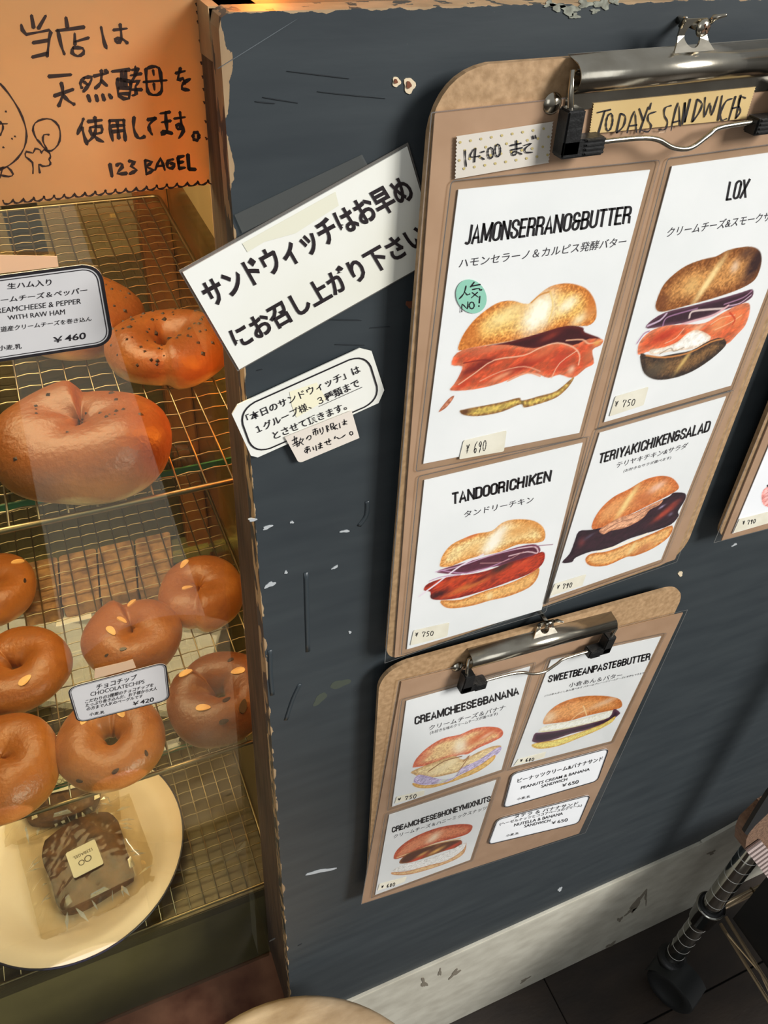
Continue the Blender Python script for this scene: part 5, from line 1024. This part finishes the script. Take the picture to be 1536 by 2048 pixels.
bordered('peanuts cream and banana label with a rounded black border, the upper of two', [(222, 1352), (905, 1172), (822, 1405), (158, 1598)],
         [('ピーナッツクリーム&バナナサンド', [(262, 1418), (855, 1262), (862, 1230), (265, 1388)]), ('PEANUTS CREAM & BANANA', [(285, 1462), (765, 1330), (770, 1310), (290, 1442)]), ('SANDWICH', [(428, 1452), (608, 1400), (612, 1380), (430, 1432)]), ('￥650', [(570, 1447), (688, 1420), (692, 1394), (575, 1425)]), ('小麦,乳', [(258, 1540), (350, 1520), (355, 1502), (262, 1522)])])
bordered('hazelnut cream and banana label with a rounded black border, the lower of two', [(118, 1672), (775, 1498), (690, 1700), (52, 1852)],
         [('ヌテラ ＆ バナナサンド', [(240, 1665), (680, 1572), (690, 1546), (245, 1640)]), ('(ヘーゼルナッツとココアベースのクリーム)', [(138, 1718), (710, 1584), (715, 1562), (140, 1695)]), ('NUTELLA & BANANA', [(238, 1722), (578, 1640), (582, 1620), (242, 1702)]), ('SANDWICH', [(308, 1730), (490, 1688), (495, 1669), (312, 1710)]), ('￥650', [(498, 1707), (612, 1685), (615, 1661), (500, 1688)]), ('小麦,乳', [(182, 1795), (270, 1775), (275, 1759), (185, 1778)])])

# ---- third clipboard, cut by the right edge of the photo
def ext(a, b, k): return (a[0] + (b[0] - a[0]) * k, a[1] + (b[1] - a[1]) * k)
def rect_from(bl, br_dir, tl_dir, w_, h_, Y):
    o = PY(*bl, Y); ex = PY(*br_dir, Y) - o; ez = PY(*tl_dir, Y) - o; ex /= np.linalg.norm(ex); ez /= np.linalg.norm(ez)
    return [o + ez * h_, o + ez * h_ + ex * w_, o + ex * w_, o]
cb3 = thing('clipboard', 'brown hardboard clipboard cut off by the right edge of the photo', 'clipboard', PY(1500, 1000, 0))
q3 = rect_from((1432, 1080), (1536, 1040), (1536, 823), .235, .345, YB)
part('board', prism(roundq(q3, .012, 6), (0, .003, 0)), M_HARDB, cb3)
mid = (q3[0] + q3[1]) / 2
clip(cb3, mid[0], mid[2] - .006, .06, 0)
sh = thing('kraft_sheet', 'brown kraft sheet in a clear sleeve on the clipboard at the right edge', 'document sleeve', PY(1500, 1050, 0))
q = rect_from((1443, 1081.5), (1536, 1056.9), (1536, 851.8), .215, .315, YK); part('kraft_backing', prism(q, (0, .0008, 0)), M_KRAFT, sh)
q = rect_from((1427, 1086), (1536, 1058), (1530, 838), .222, .318, YK - .0003); part('clear_sleeve', prism(q, (0, .0001, 0)), M_FILM, sh)
V, Fs = inset_ring([p + np.array([0, -.0001, 0]) for p in q], 0, .0006, .0006); part('sleeve_edge', mesh(V, Fs), M_FILME, sh)
t = thing('menu_card', 'white menu card marked 790 yen, cut off by the right edge of the photo', 'menu card', PY(1466, 1066, 0), GC)
q = rect_from((1464.6, 1067.1), (1536, 1046.6), (1536, 895.9), .095, .150, YC); part('card_sheet', prism(q, (0, .0004, 0)), M_CARD, t)
picture(Z7, [('P', [(720, 1320), (640, 1345), (605, 1390), (600, 1450), (620, 1510), (680, 1530), (760, 1480)], (236, 150, 142), (226, 176, 172), 60, .5, 10), ('S', [(660, 1320), (690, 1340), (760, 1330)], 14, (40, 34, 34))], YT + .00005, t)
st_ = part('price_sticker', prism([PY(*Zm(Z7, p), YS) for p in [(385, 1650), (663, 1580), (663, 1690), (325, 1785)]], (0, .0002, 0)), M_STICK, t)
price('790', Z7, [(415, 1715), (540, 1690), (555, 1645), (420, 1660)], lambda x, y: PY(x, y, YST), st_, 1.4)

# ================================================================== STOOL, RACK, BASKET
zt = .45; sc3 = (.030, -.166)
stl = thing('round_stool', 'round stool with a mottled beige wooden top, in front of the panel corner', 'stool', (sc3[0], sc3[1], 0))
prof = [(0, zt), (.140, zt), (.147, zt - .0015), (.1515, zt - .007), (.1515, zt - .022), (.148, zt - .027), (0, zt - .027)]
link('seat', mesh(*lathe(prof, 72), True), mat('beige_top', (206, 180, 146), .42, rgb2=(150, 122, 88), nscale=16, stretch=(1, 2.4, 1), bump=.15), stl)
for k in range(4):
    a = PI / 4 + k * PI / 2; link('leg', tubem([(.085 * math.cos(a), .085 * math.sin(a), zt - .027), (.125 * math.cos(a), .125 * math.sin(a), .0)], [.012, .010], 12), sidew, stl)
V = [(.105 * math.cos(2 * PI * k / 40), .105 * math.sin(2 * PI * k / 40), .18) for k in range(40)]; link('foot_ring', mesh(*tube(V, .005, 8, True), True), M_CHROME, stl)

YP = -.068
pt = PY(1489, 1706, YP); pb = PY(1350, 1925, YP); px_ = .637
zc_ = .238; zw = .092
rk = thing('wire_shelf_rack', 'chrome wire shelving rack on a black caster at the lower right', 'shelf rack', (px_, YP, 0))
P0 = (px_, YP)
chs = mat('rack_chrome', (170, 168, 160), .12, 1.0)
V, Fs = lathe([(0, zw - .012), (.0125, zw - .012), (.0127, zw - .010), (.0127, 1.15), (0, 1.15)], 28, (P0[0], P0[1], 0)); part('post', mesh(V, Fs, True), chs, rk)
z_ = zw + .004
while z_ < 1.14:
    if abs(z_ - zc_) > .028:
        V, Fs = lathe([(.0126, -.0009), (.0130, -.0004), (.0130, .0004), (.0126, .0009)], 28, (P0[0], P0[1], z_)); part('post_ring', mesh(V, Fs, True), mat('ring_bright', (235, 235, 230), .25, .6), rk)
    z_ += .0254
V, Fs = lathe([(.0128, -.026), (.0160, -.026), (.0178, .014), (.019, .016), (.019, .019), (.0130, .019)], 28, (P0[0], P0[1], zc_)); part('collar', mesh(V, Fs, True), chs, rk)
V, Fs = lathe([(.0128, .0192), (.0172, .0192), (.0172, .0222), (.0128, .0222)], 28, (P0[0], P0[1], zc_)); part('collar_sleeve', mesh(V, Fs, True), M_RUBBER, rk)
# shelf truss towards the viewer and away to the right
def truss(p0, p1, name):
    p0 = np.array(p0); p1 = np.array(p1); L_ = np.linalg.norm(p1 - p0); n_ = int(L_ / .055)
    part('shelf_rail', tubem([p0, p1], .0024, 8), mat('rail_tan_reflection', (206, 182, 148), .3, .65), rk); q0 = p0 + [0, 0, -.022]; q1 = p1 + [0, 0, -.022]; part('shelf_rail', tubem([q0, q1], .0024, 8), mat('rail_tan_reflection', (206, 182, 148), .3, .65), rk)  # tan colour stands in for what the chrome rails reflect
    Z = [(p0 + (p1 - p0) * (k + .25) / n_) + np.array([0, 0, -.001 if k % 2 else -.021]) for k in range(n_)]
    part('truss_wire', tubem(Z, .0015, 6, smooth=False), mat('rail_tan_reflection', (206, 182, 148), .3, .65), rk)
zt0 = zc_ + .012
dirp = PZ(1530, 2010, zt0 - .01)
truss((P0[0] + .012, P0[1] - .018, zt0), (P0[0] - .015, P0[1] - .42, zt0), 'a')
truss((P0[0] + .02, P0[1] - .004, zt0), (P0[0] + .55, P0[1] + .0, zt0), 'b')
for k in range(1, 15):
    y = P0[1] - .02 - k * .026; part('shelf_wire', tubem([(P0[0] + .05, y, zt0 + .003), (P0[0] + .55, y, zt0 + .003)], .0014, 6), M_WIRE, rk) if k > 14 else None
# caster
V, Fs = lathe([(0, .080), (.016, .080), (.021, .077), (.021, .068), (0, .068)], 24, (P0[0], P0[1], 0)); part('caster_plate', mesh(V, Fs, True), M_RUBBER, rk)
V, Fs = lathe([(0, -.014), (.022, -.014), (.024, -.017), (.034, -.017), (.0375, -.013), (.0375, .013), (.034, .017), (.024, .017), (.022, .014), (0, .014)], 40)
wx, wy = P0[0] - .004, P0[1] - .026
part('caster_wheel', mesh([(c_ * .94 + a * .34 + wx, -a * .94 + c_ * .34 + wy, b + .038) for a, b, c_ in V], Fs, True), mat('caster_rubber', (24, 25, 25), .6), rk)
V = []; n_ = 14; Fs = []
for k in range(n_ + 1):
    a_ = PI * (.02 + .8 * k / n_); rr = .0415
    for c_ in (-.0195, .0195):
        a = -rr * math.cos(a_); b = rr * math.sin(a_); V.append((c_ * .94 + a * .34 + wx, -a * .94 + c_ * .34 + wy, b + .038))
Fs = [[2 * k, 2 * k + 1, 2 * k + 3, 2 * k + 2] for k in range(n_)]
part('caster_hood', mesh(V, Fs, True), mat('caster_grey', (34, 36, 36), .5), rk)
zsb = zt0 + .0025
for k in range(3):
    x = P0[0] + .07 + k * .09
    part('shelf_wire', tubem([(x, P0[1] + .0, zsb - .001), (x, P0[1] - .42, zsb - .001)], .0016, 6), M_WIRE, rk)
# black bin on the rack shelf
bn = thing('black_bin', 'black plastic bin standing on the chrome rack shelf', 'bin', (P0[0] + .1, P0[1] - .1, zsb + .001))
x0, x1, y0, y1 = P0[0] + .017, P0[0] + .40, P0[1] - .33, P0[1] - .024; z0, z1 = zsb + .0012, zsb + .19
mbin = mat('bin_black', (20, 20, 21), .45)
part('bin_base', box(x0, x1, y0, y1, z0, z0 + .004), mbin, bn)
for nm, b in [('bin_wall', (x0, x0 + .004, y0, y1, z0 + .0041, z1)), ('bin_wall', (x1 - .004, x1, y0, y1, z0 + .0041, z1)), ('bin_wall', (x0 + .0041, x1 - .0041, y0, y0 + .004, z0 + .0041, z1)), ('bin_wall', (x0 + .0041, x1 - .0041, y1 - .004, y1, z0 + .0041, z1))]: part(nm, box(*b), mbin, bn)
# woven bag with ribbed trim, above the bin
bgq = PY(1518, 1640, -.20)
bgt = thing('woven_bag', 'brown woven bag with a ribbed pale band, at the right edge above the black bin', 'bag', (bgq[0], bgq[1], z1))
mw_ = mat('woven_brown', (122, 92, 70), .9, rgb2=(94, 68, 50), nscale=400, bump=.5, bscale=600)
YBg = -.200
def Pq(l, Y): return [PY(*p, Y) for p in l]
part('bag_body', prism(Pq([(1490, 1700), (1493, 1678), (1501, 1660), (1537, 1626), (1600, 1590), (1660, 1700), (1620, 1800), (1523, 1702), (1508, 1692)], YBg), (0, .008, 0)), mw_, bgt)
part('bag_strap', prism(Pq([(1489, 1666), (1494, 1671), (1510, 1652), (1545, 1618), (1560, 1560), (1536, 1590), (1512, 1628)], YBg - .001), (0, .002, 0)), mat('strap_black', (12, 12, 13), .7), bgt)
a, b, c_, d_ = [PY(*p, YBg - .0012) for p in [(1492, 1701), (1521, 1680), (1610, 1790), (1580, 1812)]]
band = part('ribbed_band', prism([a, b, c_, d_], (0, .0008, 0)), mat('band_brown', (120, 98, 90), .8), bgt)
for k in range(22):
    t0 = (k + .15) / 22; t1 = (k + .7) / 22
    Q = [a + (d_ - a) * t0, b + (c_ - b) * t0, b + (c_ - b) * t1, a + (d_ - a) * t1]; Q = [p + np.array([0, -.0008, 0]) for p in Q]
    part('rib', prism(Q, (0, .0007, 0)), mat('rib_pale', (176, 158, 152), .8), band)

# unseen pale mat added behind the viewer for the light band in the glass

mt = tag(link('added_floor_mat', box(-.12, .15, -2.3, -.34, .0, .004, .001), mat('added_mat_pale', (214, 212, 204), .9, bump=.2)), 'added pale mat on the floor behind the viewer, mirrored as a light band in the case glass', 'mat')
